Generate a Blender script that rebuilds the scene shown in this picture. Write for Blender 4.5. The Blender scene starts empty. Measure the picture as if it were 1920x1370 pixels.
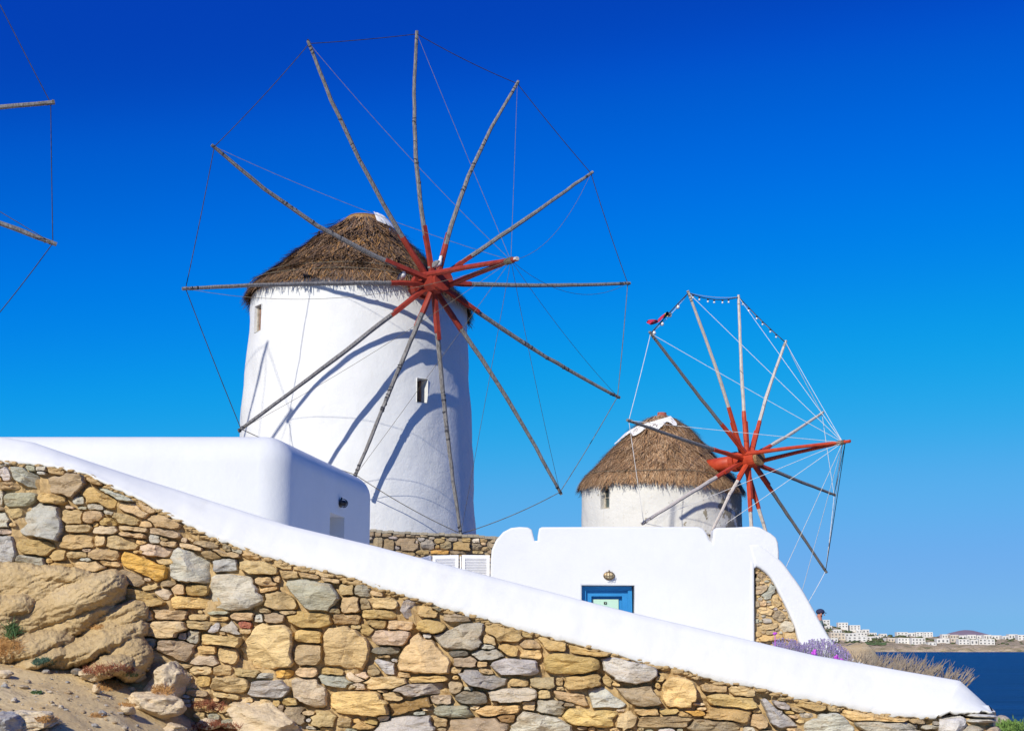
import bpy, bmesh, math, random
import numpy as np
from mathutils import Vector, Matrix, noise
R = math.radians
random.seed(7)
rng = np.random.default_rng(7)
S = bpy.context.scene
C = S.collection

# ------------------------------------------------------------------ camera, sky, sun
F = 2800.0                                   # focal length in photo pixels (photo 1920 wide)
HOR = 1208.0
PITCH = math.atan((HOR - 685) / F)
cam = bpy.data.objects.new('camera', bpy.data.cameras.new('camera'))
C.objects.link(cam)
cam.data.sensor_width = 36
cam.data.lens = F / 1920 * 36
cam.data.clip_end = 20000
cam.data.clip_start = 0.05
cam.rotation_euler = (R(90) + PITCH, 0, 0)
S.camera = cam
SUN_AZ = R(-27)      # to the left of straight behind the camera
SUN_EL = R(31)
tosun = Vector((math.sin(SUN_AZ) * math.cos(SUN_EL), -math.cos(SUN_AZ) * math.cos(SUN_EL), math.sin(SUN_EL)))
w = bpy.data.worlds.new('World'); S.world = w; w.use_nodes = True
nt = w.node_tree
bg = nt.nodes['Background']
sky = nt.nodes.new('ShaderNodeTexSky'); sky.sky_type = 'NISHITA'; sky.sun_disc = False
sky.sun_elevation = SUN_EL
sky.sun_rotation = math.atan2(tosun.x, tosun.y)
sky.air_density = 1.0; sky.dust_density = 0.0; sky.ozone_density = 6.0; sky.altitude = 0
def vscale(src, f):
    v = nt.nodes.new('ShaderNodeVectorMath'); v.operation = 'SCALE'; v.inputs['Scale'].default_value = f
    nt.links.new(src, v.inputs[0]); return v.outputs[0]
crv = nt.nodes.new('ShaderNodeRGBCurve')          # film response: deep saturated clear-day blue; overhead green lifted to fill shade
for ch, pts in ((0, [(0, .004), (.09, .001), (.185, .001), (.26, .012), (.41, .095), (.79, .18), (.92, .19), (1, .26)]),
                (1, [(0, .080), (.09, .076), (.19, .048), (.25, .105), (.35, .212), (.47, .33), (.66, .39), (.90, .41), (1, .48)]),
                (2, [(0, .47), (.2, .46), (.39, .43), (.48, .58), (.61, .74), (.80, .76), (1, .80)])):
    c = crv.mapping.curves[ch]
    for k, p in enumerate(pts):
        if k == 0: c.points[0].location = p
        elif k == len(pts) - 1: c.points[-1].location = p
        else: c.points.new(*p)
crv.mapping.update()
nt.links.new(vscale(sky.outputs[0], .1), crv.inputs['Color'])
nt.links.new(vscale(crv.outputs[0], 8.9), bg.inputs[0])
bg.inputs[1].default_value = 0.1
sl = bpy.data.lights.new('sun', 'SUN'); sl.energy = 4.1; sl.angle = R(0.53); sl.color = (1.0, 0.955, 0.84)
so = bpy.data.objects.new('sun', sl); C.objects.link(so)
so.rotation_euler = tosun.to_track_quat('Z', 'Y').to_euler()
so.location = (-30, -40, 40)
S.view_settings.view_transform = 'Standard'; S.view_settings.look = 'None'
S.view_settings.exposure = 0.28; S.view_settings.gamma = 1
S.view_settings.use_curve_mapping = False

ca, sa = math.cos(PITCH), math.sin(PITCH)
def ray(px, py):
    u = (px - 960) / F; v = (685 - py) / F
    return Vector((u, ca - v * sa, sa + v * ca))
def at(px, py, Y):
    d = ray(px, py); return d * (Y / d.y)
def hit(px, py, c, n):
    d = ray(px, py); return d * (c.dot(n) / d.dot(n))

# ------------------------------------------------------------------ materials
def new_mat(name):
    m = bpy.data.materials.new(name); m.use_nodes = True
    return m, m.node_tree.nodes, m.node_tree.links, m.node_tree.nodes['Principled BSDF']
def nz(N, L, co, scale, detail=6, rough=.6, dim=None):
    t = N.new('ShaderNodeTexNoise'); t.inputs['Scale'].default_value = scale
    t.inputs['Detail'].default_value = detail; t.inputs['Roughness'].default_value = rough
    L.new(co, t.inputs['Vector']); return t.outputs['Fac']
def ramp(N, L, f, stops):
    r = N.new('ShaderNodeValToRGB'); L.new(f, r.inputs[0])
    e = r.color_ramp.elements
    while len(e) < len(stops): e.new(.5)
    for i, (p, c) in enumerate(stops):
        e[i].position = p; e[i].color = (*c, 1) if len(c) == 3 else c
    return r.outputs[0]
def mixc(N, L, f, a, b, mode='MIX'):
    m = N.new('ShaderNodeMix'); m.data_type = 'RGBA'; m.blend_type = mode
    for s, v in ((m.inputs[0], f), (m.inputs[6], a), (m.inputs[7], b)):
        if isinstance(v, (int, float)): s.default_value = v
        elif isinstance(v, tuple): s.default_value = (*v, 1)
        else: L.new(v, s)
    return m.outputs[2]
def bump(N, L, B, h, dist, strength=1.0, prev=None):
    b = N.new('ShaderNodeBump'); b.inputs['Distance'].default_value = dist; b.inputs['Strength'].default_value = strength
    L.new(h, b.inputs['Height'])
    if prev: L.new(prev, b.inputs['Normal'])
    L.new(b.outputs[0], B.inputs['Normal']); return b.outputs[0]
def coords(N, L, kind='Object', sc=(1, 1, 1)):
    t = N.new('ShaderNodeTexCoord')
    if kind == 'World':
        g = N.new('ShaderNodeNewGeometry'); o = g.outputs['Position']
    else: o = t.outputs[kind]
    if sc == (1, 1, 1): return o
    m = N.new('ShaderNodeMapping'); m.inputs['Scale'].default_value = sc
    L.new(o, m.inputs[0]); return m.outputs[0]
def simple(name, c1, c2, scale=6, rough=.8, bd=.003, bs=40, sc=(1, 1, 1), lo=.35, hi=.65, metallic=0, spec=.3):
    m, N, L, B = new_mat(name)
    co = coords(N, L, 'World', sc)
    L.new(ramp(N, L, nz(N, L, co, scale), [(lo, c1), (hi, c2)]), B.inputs['Base Color'])
    B.inputs['Roughness'].default_value = rough; B.inputs['Metallic'].default_value = metallic
    B.inputs['Specular IOR Level'].default_value = spec
    if bd: bump(N, L, B, nz(N, L, co, bs, 8), bd)
    return m
def plaster(name, dirt=.0, tint=(.655, .655, .64), coarse=.004, patches=None):
    m, N, L, B = new_mat(name); co = coords(N, L, 'World')
    f = nz(N, L, co, 1.3, 5)
    col = ramp(N, L, f, [(.3, tuple(x * .955 for x in tint)), (.62, tint)])
    st = coords(N, L, 'World', (3.2, 3.2, .35))
    g = ramp(N, L, nz(N, L, st, 1.6, 8, .7), [(.56, (0, 0, 0)), (.78, (dirt,) * 3)])
    col = mixc(N, L, g, col, (.50, .46, .38))
    sp = ramp(N, L, nz(N, L, co, 7, 9, .75), [(.66, (0, 0, 0)), (.73, (.30,) * 3)])
    col = mixc(N, L, sp, col, (.52, .50, .46))
    if patches is not None:       # bare patches where the whitewash has flaked, right side of the tower
        t = N.new('ShaderNodeSeparateXYZ'); L.new(co, t.inputs[0])
        mr = N.new('ShaderNodeMapRange'); L.new(t.outputs[0], mr.inputs[0])
        mr.inputs[1].default_value = patches[0]; mr.inputs[2].default_value = patches[1]
        mr.inputs[3].default_value = 0; mr.inputs[4].default_value = .20
        ad = N.new('ShaderNodeMath'); ad.operation = 'ADD'
        L.new(nz(N, L, co, 2.2, 9, .65), ad.inputs[0]); L.new(mr.outputs[0], ad.inputs[1])
        k = ramp(N, L, ad.outputs[0], [(.625, (0, 0, 0)), (.645, (1, 1, 1))])
        col = mixc(N, L, k, col, mixc(N, L, nz(N, L, co, 12), (.20, .17, .12), (.42, .37, .28)))
    L.new(col, B.inputs['Base Color'])
    B.inputs['Roughness'].default_value = .88; B.inputs['Specular IOR Level'].default_value = .15
    b = bump(N, L, B, nz(N, L, co, 2.2, 4), coarse * 3.0)
    bump(N, L, B, nz(N, L, co, 17, 8, .68), coarse, 1, b)
    return m
M = {}
M['white'] = plaster('whitewash', .10)
M['cap'] = plaster('whitewash_parapet', .30, (.69, .685, .66), coarse=.0022)
M['tower'] = plaster('whitewash_tower', .25, (.70, .70, .685), coarse=.008)
M['old'] = plaster('whitewash_weathered', .55, (.66, .64, .59), .014, (6.7, 8.0))
M['wood'] = simple('weathered_wood', (.105, .098, .094), (.27, .255, .24), 5, .85, .006, 22, (6, 6, 1.2))
M['pale_wood'] = simple('pale_round_wood', (.42, .36, .30), (.62, .56, .50), 5, .7, .003, 22, (6, 6, 1.2))
M['grey_wood'] = simple('slate_wood', (.12, .12, .12), (.25, .24, .23), 5, .8, .004, 22, (6, 6, 1.2))
M['red'] = simple('old_red_paint', (.19, .022, .014), (.34, .045, .024), 4, .6, .004, 20)
M['red2'] = simple('fresh_red_paint', (.38, .04, .014), (.50, .068, .026), 4, .5, .002, 20)
M['endgrain'] = simple('end_grain', (.16, .09, .04), (.36, .22, .10), 20, .85, .004, 30)
M['rope'] = simple('rope', (.10, .085, .06), (.20, .17, .12), 10, .9, 0)
M['pale_rope'] = simple('pale_rope', (.60, .58, .54), (.75, .73, .70), 10, .9, 0)
M['dark_rope'] = simple('tarred_rope', (.02, .02, .025), (.06, .06, .07), 10, .9, 0)
M['cloth'] = simple('white_cloth', (.70, .68, .62), (.84, .82, .78), 5, .8, .004, 10)
M['brown_wood'] = simple('brown_shutter_wood', (.17, .09, .06), (.30, .17, .11), 12, .7, .002, 30)
M['grey_frame'] = simple('old_window_frame', (.30, .26, .20), (.50, .45, .37), 12, .8, .002, 30)
M['dark'] = simple('dark_interior', (.012, .01, .01), (.03, .022, .018), 8, .9, 0)
M['glass'] = simple('window_glass', (.05, .07, .07), (.12, .15, .14), 3, .1, 0, spec=.6)
M['blue'] = simple('blue_door_paint', (.018, .18, .42), (.024, .21, .47), 3, .45, .001, 20)
M['mint'] = simple('mint_door_paint', (.40, .57, .44), (.44, .61, .48), 3, .5, .001, 20)
M['louvre'] = simple('white_gate_paint', (.76, .75, .74), (.82, .81, .80), 8, .5, .001, 30)
M['bronze'] = simple('tarnished_bronze', (.16, .10, .05), (.30, .21, .11), 20, .45, .002, 40, metallic=.7)
M['lampglass'] = simple('amber_lamp_glass', (.55, .42, .22), (.65, .52, .30), 10, .2, 0, spec=.5)
M['darkmetal'] = simple('dark_lamp_metal', (.03, .03, .03), (.10, .09, .08), 20, .5, .002, 40, metallic=.6)

def attr_mat(name, bd=.017, speck=True, rough=.9):
    m, N, L, B = new_mat(name); co = coords(N, L, 'World')
    a = N.new('ShaderNodeAttribute'); a.attribute_name = 'col'
    col = a.outputs['Color']
    f = ramp(N, L, nz(N, L, co, 11, 7, .7), [(.28, (.70, .68, .66)), (.5, (1, 1, 1)), (.75, (1.2, 1.18, 1.15))])
    col = mixc(N, L, 1.0, col, f, 'MULTIPLY')
    st = coords(N, L, 'World', (1, 1, 4.5))
    col = mixc(N, L, ramp(N, L, nz(N, L, st, 4.5, 9, .72), [(.50, (0, 0, 0)), (.72, (.5,) * 3)]), col, (.44, .27, .10))
    # grains and lichen specks
    col = mixc(N, L, ramp(N, L, nz(N, L, co, 55, 5, .75), [(.56, (0, 0, 0)), (.72, (.45,) * 3)]), col, (.16, .13, .10))
    col = mixc(N, L, ramp(N, L, nz(N, L, co, 85, 4, .7), [(.58, (0, 0, 0)), (.72, (.45,) * 3)]), col, (.70, .64, .54))
    L.new(col, B.inputs['Base Color']); B.inputs['Roughness'].default_value = rough
    B.inputs['Specular IOR Level'].default_value = .12
    b = bump(N, L, B, nz(N, L, coords(N, L, 'World', (1, 1, 3)), 9, 8, .6), bd * 2)
    bump(N, L, B, nz(N, L, co, 60, 6, .7), bd * .38, 1, b)
    return m
M['stone'] = attr_mat('field_stone')
def ground_like(name, cs, bd=.02, s=1.0, pebbly=True):
    m, N, L, B = new_mat(name); co = coords(N, L, 'World')
    col = ramp(N, L, nz(N, L, co, 1.7 * s, 9, .65), [(.3, cs[0]), (.5, cs[1]), (.7, cs[2])])
    col = mixc(N, L, ramp(N, L, nz(N, L, co, 30 * s, 6, .7), [(.50, (0, 0, 0)), (.68, (.6,) * 3)]), col, cs[3])
    col = mixc(N, L, ramp(N, L, nz(N, L, co, 75 * s, 4, .7), [(.60, (0, 0, 0)), (.7, (.6,) * 3)]), col, cs[4])
    L.new(col, B.inputs['Base Color']); B.inputs['Roughness'].default_value = .95
    B.inputs['Specular IOR Level'].default_value = .08
    b = bump(N, L, B, nz(N, L, co, 6 * s, 8, .6), bd * 1.6)
    bump(N, L, B, nz(N, L, co, 55 * s, 6, .7), bd * .5, 1, b)
    return m
M['mortar'] = ground_like('sandy_mortar', [(.38, .26, .12), (.47, .33, .165), (.54, .40, .22), (.28, .19, .09), (.60, .48, .30)], .010, 1.5)
M['ground'] = ground_like('dusty_ground', [(.53, .38, .19), (.61, .455, .24), (.68, .54, .32), (.36, .24, .12), (.72, .62, .45)], .014)
M['bedrock'] = ground_like('bedrock', [(.38, .265, .13), (.49, .36, .19), (.58, .45, .27), (.25, .17, .08), (.64, .54, .38)], .016)

# ------------------------------------------------------------------ helpers
def tag(o, label=None, cat=None, group=None, kind=None):
    if label: o['label'] = label
    if cat: o['category'] = cat
    if group: o['group'] = group
    if kind: o['kind'] = kind
    return o
def link(name, me, parent=None, mats=()):
    for m in mats: me.materials.append(m)
    o = bpy.data.objects.new(name, me); C.objects.link(o)
    if parent is not None: o.parent = parent; o.matrix_parent_inverse = Matrix.Translation(parent.location).inverted()
    return o
def mesh(name, V, Fc, m, parent=None, smooth=False):
    me = bpy.data.meshes.new(name); me.from_pydata([tuple(v) for v in V], [], Fc); me.update()
    if smooth: me.polygons.foreach_set('use_smooth', [True] * len(me.polygons))
    return link(name, me, parent, [M[m] if isinstance(m, str) else m])
def setcol(me, cols):                 # cols: per-vertex colours
    a = me.color_attributes.new('col', 'FLOAT_COLOR', 'POINT')
    a.data.foreach_set('color', np.concatenate([np.asarray(cols, float), np.ones((len(cols), 1))], 1).ravel())
def thing(name, loc, label, cat, group=None, rz=0):
    o = bpy.data.objects.new(name, None); C.objects.link(o); o.location = loc
    o.empty_display_size = .2
    return tag(o, label, cat, group)
class MB:
    def __init__(s): s.V = []; s.F = []
    def add(s, V, Fc):
        n = len(s.V); s.V += [Vector(v) for v in V]; s.F += [[i + n for i in f] for f in Fc]; return s
    def box(s, c, size, rot=None):
        V = []
        for x in (-.5, .5):
            for y in (-.5, .5):
                for z in (-.5, .5):
                    v = Vector((x * size[0], y * size[1], z * size[2]))
                    if rot: v = rot @ v
                    V.append(v + Vector(c))
        return s.add(V, [(0, 1, 3, 2), (4, 6, 7, 5), (0, 4, 5, 1), (2, 3, 7, 6), (0, 2, 6, 4), (1, 5, 7, 3)])
    def tube(s, pts, rad, n=8, caps=True):
        pts = [Vector(p) for p in pts]
        if isinstance(rad, (int, float)): rad = [rad] * len(pts)
        ax = (pts[-1] - pts[0]).normalized()
        ref = Vector((0, 0, 1)) if abs(ax.z) < .9 else Vector((1, 0, 0))
        V = []
        for i, p in enumerate(pts):
            t = (pts[min(i + 1, len(pts) - 1)] - pts[max(i - 1, 0)]).normalized()
            a = t.cross(ref).normalized(); b = t.cross(a)
            for k in range(n):
                th = 2 * math.pi * (k + .5) / n
                V.append(p + (a * math.cos(th) + b * math.sin(th)) * rad[i])
        Fc = []
        for i in range(len(pts) - 1):
            for k in range(n):
                Fc.append((i * n + k, i * n + (k + 1) % n, (i + 1) * n + (k + 1) % n, (i + 1) * n + k))
        if caps: Fc += [tuple(range(n))[::-1], tuple(range((len(pts) - 1) * n, len(pts) * n))]
        return s.add(V, Fc)
    def ball(s, c, r, nu=10, nv=7, sc=(1, 1, 1), rot=None):
        V = []
        for j in range(nv + 1):
            ph = math.pi * j / nv
            for i in range(nu):
                th = 2 * math.pi * i / nu
                v = Vector((math.sin(ph) * math.cos(th) * sc[0], math.sin(ph) * math.sin(th) * sc[1], math.cos(ph) * sc[2])) * r
                if rot: v = rot @ v
                V.append(v + Vector(c))
        return s.add(V, [(j * nu + i, (j + 1) * nu + i, (j + 1) * nu + (i + 1) % nu, j * nu + (i + 1) % nu) for j in range(nv) for i in range(nu)])
    def build(s, name, m, parent=None, smooth=False): return mesh(name, s.V, s.F, m, parent, smooth)
def bake(o):
    dg = bpy.context.evaluated_depsgraph_get(); dg.update()
    me = bpy.data.meshes.new_from_object(o.evaluated_get(dg))
    return me
def slab(name, outer, holes, y0, y1, bev, m, parent=None, seg=3):
    """upright slab: (x,z) outline with holes, from depth y0 (front) to y1 (back), rounded edges"""
    cu = bpy.data.curves.new(name, 'CURVE'); cu.dimensions = '2D'; cu.fill_mode = 'BOTH'
    for ring in [outer] + list(holes):
        sp = cu.splines.new('POLY'); sp.points.add(len(ring) - 1); sp.use_cyclic_u = True
        for p, (x, z) in zip(sp.points, ring): p.co = (x, z, 0, 1)
    cu.extrude = (y1 - y0) / 2 - bev; cu.bevel_depth = bev; cu.bevel_resolution = seg; cu.offset = -bev
    o = bpy.data.objects.new(name, cu); C.objects.link(o)
    o.rotation_euler = (R(90), 0, 0); o.location = (0, (y0 + y1) / 2, 0)
    bpy.context.view_layer.update()
    me = bake(o); me.transform(o.matrix_world); bpy.data.objects.remove(o); bpy.data.curves.remove(cu)
    me.name = name; me.materials.clear()
    return link(name, me, parent, [M[m]])
def smoothstep(a, b, x):
    t = np.clip((x - a) / (b - a), 0, 1); return t * t * (3 - 2 * t)
def interp(x, pts): return float(np.interp(x, [p[0] for p in pts], [p[1] for p in pts]))
def vn(x, y, z=0, o=4): return noise.fractal(Vector((x, y, z)), .9, 2.0, o)
def densify(pts, n):
    P = [Vector(p) for p in pts]; out = []
    for i in range(len(P) - 1):
        for k in range(n): out.append(P[i].lerp(P[i + 1], k / n))
    return out + [P[-1]]
def catmull(pts, n=6):
    P = [Vector((*p, 0)) for p in pts]; P = [P[0] * 2 - P[1]] + P + [P[-1] * 2 - P[-2]]; out = []
    for i in range(1, len(P) - 2):
        for k in range(n):
            t = k / n; a, b, c, d = P[i - 1:i + 3]
            q = .5 * ((2 * b) + (c - a) * t + (2 * a - 5 * b + 4 * c - d) * t * t + (3 * b - 3 * c + d - a) * t ** 3)
            out.append((q.x, q.y))
    return out + [(P[-2].x, P[-2].y)]

# ------------------------------------------------------------------ sea, ground, far shore
SEA = -4.2
def sea_mat():
    m, N, L, B = new_mat('sea_water'); co = coords(N, L, 'World', (.35, 1, 1))
    L.new(ramp(N, L, nz(N, L, coords(N, L, 'World', (.03, .16, 1)), 1.5, 8, .7), [(.38, (.001, .016, .075)), (.66, (.003, .045, .16))]), B.inputs['Base Color'])
    B.inputs['Roughness'].default_value = .38; B.inputs['Specular IOR Level'].default_value = .16
    b = bump(N, L, B, nz(N, L, co, .35, 6, .65), 1.1)
    bump(N, L, B, nz(N, L, co, 2.2, 6, .7), .25, 1, b)
    return m
M['sea'] = sea_mat()
tag(mesh('sea', [(-9000, -3000, SEA), (9000, -3000, SEA), (9000, 16000, SEA), (-9000, 16000, SEA)], [(0, 1, 2, 3)], 'sea'), kind='structure')
ZW = [(-40, 2.2), (-12, 1.2), (-6, .5), (-3.43, .0), (-2.9, -.10), (-2.5, -.24), (-2.18, -.42), (-1.93, -.56), (-1, -.95), (0, -1.2), (3.2, -1.7), (8, -2.2)]
def gz(x, y):
    zw = interp(x, ZW)
    if y < 10.25:
        zw = interp(x * (1 + .85 * (10 - max(y, 6.5)) / max(y, 6.5)), ZW)
        z = zw - .25 * (10 - y)
        z = max(z, -1.7 + .1 * (z + 1.7)) if z < -1.7 else z
        z += .05 * vn(x * 1.3, y * 1.3, 3) + .018 * vn(x * 6, y * 6, 9)
    else:
        mound = 4.0 * float(smoothstep(-1.0, -3.0, -abs(min(x, 30)) * 0 + x) if x > -3 else 1) * float(smoothstep(34.3, 36.5, y))
        z = -1.05 + .8 * mound * (1 if x < 0 else 0) + .03 * vn(x, y)
        z += 1.0 * float(smoothstep(45, 52, y))
    e = x - (max(3.6, .205 * y + 1.2) + .25 * vn(y * .4, 1, 2))       # seaward edge
    if e > 0: z -= 4.6 * float(smoothstep(0, 2.6, e)) + .35 * abs(vn(x * 1.5, y * 1.5, 4)) - .2
    if y > 78: z -= 6 * float(smoothstep(78, 88, y))
    return z
xs = np.concatenate([np.linspace(-45, -6, 27)[:-1], np.linspace(-6, 1, 116)[:-1], np.linspace(1, 24, 70)])
ys = np.concatenate([np.linspace(-9, 5, 15)[:-1], np.linspace(5, 10.2, 87), [10.3], np.linspace(10.6, 90, 90)])
V = [(x, y, gz(x, y)) for y in ys for x in xs]
nx = len(xs)
Fc = [(j * nx + i, j * nx + i + 1, (j + 1) * nx + i + 1, (j + 1) * nx + i) for j in range(len(ys) - 1) for i in range(nx - 1)]
tag(mesh('ground', V, Fc, 'ground', smooth=True), kind='structure')

M['bounce'] = plaster('pale_bounce_sheet', .1, (.80, .79, .76))
tag(mesh('bounce_sheet', [(x, y, -.99) for (x, y) in ((-14, 10.8), (3.2, 10.8), (5.0, 18), (6.0, 26.6), (6.4, 33.8), (-14, 33.8))], [(0, 1, 2, 3, 4, 5)], 'bounce'), kind='structure')  # unseen pale sheet, added to bounce sunlight into the shaded walls
M['farland'] = ground_like('far_shore_land', [(.15, .15, .07), (.48, .36, .22), (.66, .52, .37), (.12, .13, .05), (.70, .60, .47)], .6, .10)
M['farmount'] = simple('hazed_hill', (.24, .17, .19), (.30, .22, .24), .02, .95, 0)  # distance haze put into the base colour as mauve
SKY_L = [(-900, 1195), (-200, 1160), (500, 1120), (1100, 1120), (1400, 1138), (1500, 1152), (1550, 1169), (1580, 1180), (1620, 1187), (1660, 1191), (1720, 1194), (1920, 1195), (2100, 1190), (2400, 1180)]
def far_pt(px, t):
    s = interp(px, SKY_L)
    Y = 900 + 160 * t
    y = 1221.5 - 12 * min(t / .10, 1) ** .7 - (1209.5 - s) * max(0, (t - .10) / .90)
    j = 2.4 * vn(px * .05, t * 5, 5, 5) * min(1, t * 8)
    return at(px, y - j, Y)
cols_, rows_ = 600, 24
V = []; Fc = []
for j in range(rows_ + 3):
    for i in range(cols_ + 1):
        px = -900 + 3600 * i / cols_
        if j == 0: p = far_pt(px, 0); p.z = SEA - 2; p.y -= 3
        elif j <= rows_:
            t = (j - 1) / (rows_ - 1); p = far_pt(px, t)
            if t < .15: p.y += 6 * vn(px * .05, 3, 3) 
        else: p = far_pt(px, 1); p.y += 120 * (j - rows_); p.z -= 14 * (j - rows_)
        V.append(p)
n1 = cols_ + 1
for j in range(rows_ + 2):
    for i in range(cols_): Fc.append((j * n1 + i, j * n1 + i + 1, (j + 1) * n1 + i + 1, (j + 1) * n1 + i))
tag(mesh('far_shore_hills', V, Fc, 'farland', smooth=True), kind='structure')
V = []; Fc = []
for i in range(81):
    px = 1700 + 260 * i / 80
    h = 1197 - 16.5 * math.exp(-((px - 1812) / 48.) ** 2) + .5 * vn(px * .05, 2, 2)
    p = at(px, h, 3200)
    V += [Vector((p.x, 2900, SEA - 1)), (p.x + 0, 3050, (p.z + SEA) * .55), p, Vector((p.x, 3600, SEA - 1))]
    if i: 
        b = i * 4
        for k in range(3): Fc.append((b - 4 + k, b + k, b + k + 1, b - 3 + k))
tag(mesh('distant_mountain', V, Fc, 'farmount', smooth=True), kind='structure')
M['far_white'] = simple('far_house_white', (.60, .57, .52), (.68, .66, .62), .1, .8, 0)
M['far_tan'] = simple('far_house_tan', (.50, .42, .32), (.56, .48, .38), .1, .8, 0)
M['far_dark'] = simple('far_opening_dark', (.13, .13, .13), (.20, .20, .20), .1, .5, 0)
FH = [(1543,1556,1162,1171),(1572,1590,1167,1176),(1594,1613,1172,1180),(1558,1584,1186,1198),(1585,1606,1187,1198),(1563,1578,1180,1187),
 (1602,1626,1186,1195),(1558,1571,1196,1203),(1589,1625,1193,1202),(1651,1663,1188,1193),(1617,1630,1180,1186),(1660,1672,1196,1201),(1682,1702,1185,1193),
 (1703,1716,1186,1193),(1718,1731,1185,1193),(1732,1749,1185,1193),(1684,1708,1196,1206),(1710,1735,1196,1207),(1665,1682,1196,1203),(1767,1781,1189,1196),
 (1782,1797,1190,1197),(1799,1812,1191,1197),(1814,1830,1190,1197),(1832,1844,1191,1197),(1845,1859,1190,1198),(1860,1878,1191,1198),(1757,1780,1197,1205),(1783,1797,1196,1203),
 (1798,1818,1198,1208),(1820,1834,1199,1208),(1836,1850,1197,1208),(1851,1865,1198,1208),(1892,1908,1189,1197),(1909,1930,1190,1199),(1741,1756,1204,1209),
 (1630,1644,1186,1190),(1640,1652,1192,1197),(1548,1560,1173,1179),(1606,1616,1181,1186),(1626,1638,1193,1199),(1880,1891,1192,1199),(1935,1955,1190,1199),(1960,1990,1189,1199)]
def place_words(i, x0, x1, y0, y1):
    r = 'on the hilltop' if y1 < 1181 else 'on the skyline' if y1 < 1195 else 'mid slope' if y1 < 1201 else 'above the shore'
    side = 'beside the walker' if x1 < 1580 else 'left of the fields' if x1 < 1640 else 'above the fields' if x1 < 1680 else 'left of the mountain' if x1 < 1750 else 'under the mountain' if x1 < 1870 else 'at the right edge'
    return r, side
seen = {}
for i, (x0, x1, y0, y1) in enumerate(FH):
    s = interp((x0 + x1) / 2, SKY_L)
    t = min(max(.10 + .90 * (1209.5 - y1) / max(1209.5 - s, 3), .1), 1)
    Y = 900 + 160 * t
    a = at(x0, y1, Y); b = at(x1, y0, Y)
    W_, H_ = b.x - a.x, b.z - a.z; D_ = max(6, W_ * .8)
    tan = i in (3, 18, 27, 20)
    root = thing('house', ((a.x + b.x) / 2, Y, a.z), 'x', 'house', 'houses across the bay')
    r, sd = place_words(i, x0, x1, y0, y1)
    nw = 2 if W_ < 5 else 3 if W_ < 8 else 4
    st = 2 if H_ > 2.9 else 1
    desc = ('tan' if tan else 'white') + (' wide' if x1 - x0 > 19 else ' narrow' if x1 - x0 < 14 else '') + (' two-storey' if st == 2 else ' low') + ' house ' + r + ' ' + sd
    seen.setdefault(desc, []).append((x0, root))
    cx = (a.x + b.x) / 2
    mb = MB().box((cx, Y + D_ / 2, a.z + H_ / 2 - 1), (W_, D_, H_ + 2))
    mb.build('wall', 'far_tan' if tan else 'far_white', root)
    mb = MB()
    mb.box((cx, Y + .1, b.z + .12), (W_ + .02, .25, .26)); mb.box((cx, Y + D_, b.z + .12), (W_, .25, .26))
    mb.box((a.x + .1, Y + D_ / 2, b.z + .12), (.25, D_ - .5, .26)); mb.box((b.x - .1, Y + D_ / 2, b.z + .12), (.25, D_ - .5, .26))
    mb.build('parapet', 'far_white', root)
    base_me = None
    for k in range(nw):
        for l in range(st):
            hh = H_ / st
            wx = a.x + W_ * (k + .5) / nw; wz = a.z + hh * (l + .5)
            if base_me is None:
                o = MB().box((0, 0, 0), (W_ / nw * .42, .12, hh * .48)).build('window', 'far_dark', root); base_me = o.data
            else: o = link('window', base_me, root)
            o.location = (wx, Y - .03, wz)
for d, l in seen.items():
    l.sort(key=lambda q: q[0])
    if len(l) == 1: l[0][1]['label'] = d
    elif len(l) == 2:
        l[0][1]['label'] = d + ', left of two'; l[1][1]['label'] = d + ', right of two'
    else:
        nm = ['leftmost', 'second', 'third', 'fourth', 'fifth', 'sixth', 'seventh']
        for k, (_, o) in enumerate(l): o['label'] = d + ', ' + (nm[k] if k < len(l) - 1 else 'rightmost')

# far scrub and green fields
M['scrub'] = simple('far_scrub', (.035, .05, .02), (.09, .11, .04), .1, .9, 0)
mb = MB()
for i in range(420):
    px = random.uniform(1545, 1925); t = random.uniform(.12, 1) ** .8
    if px > 1660 and random.random() < .5: continue
    p = far_pt(px, t); r = random.uniform(.5, 1.4)
    mb.ball((p.x, p.y, p.z + r * .2), r, 5, 4, (1.5, 1, .7))
tag(mb.build('far_scrub', 'scrub', None, True), kind='stuff')
M['field'] = simple('far_green_field', (.09, .14, .03), (.16, .21, .05), .05, .9, 0)
for (x0, x1, t0, t1) in ((1592, 1622, .12, .24), (1622, 1662, .14, .34)):
    V = []; Fc = []
    for j in range(5):
        for i in range(9):
            p = far_pt(x0 + (x1 - x0) * i / 8, t0 + (t1 - t0) * j / 4); V.append((p.x, p.y, p.z + .35))
            if i and j: Fc.append((j * 9 + i - 10, j * 9 + i - 9, j * 9 + i, j * 9 + i - 1))
    tag(mesh('far_field', V, Fc, 'field', smooth=True), kind='structure')

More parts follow.
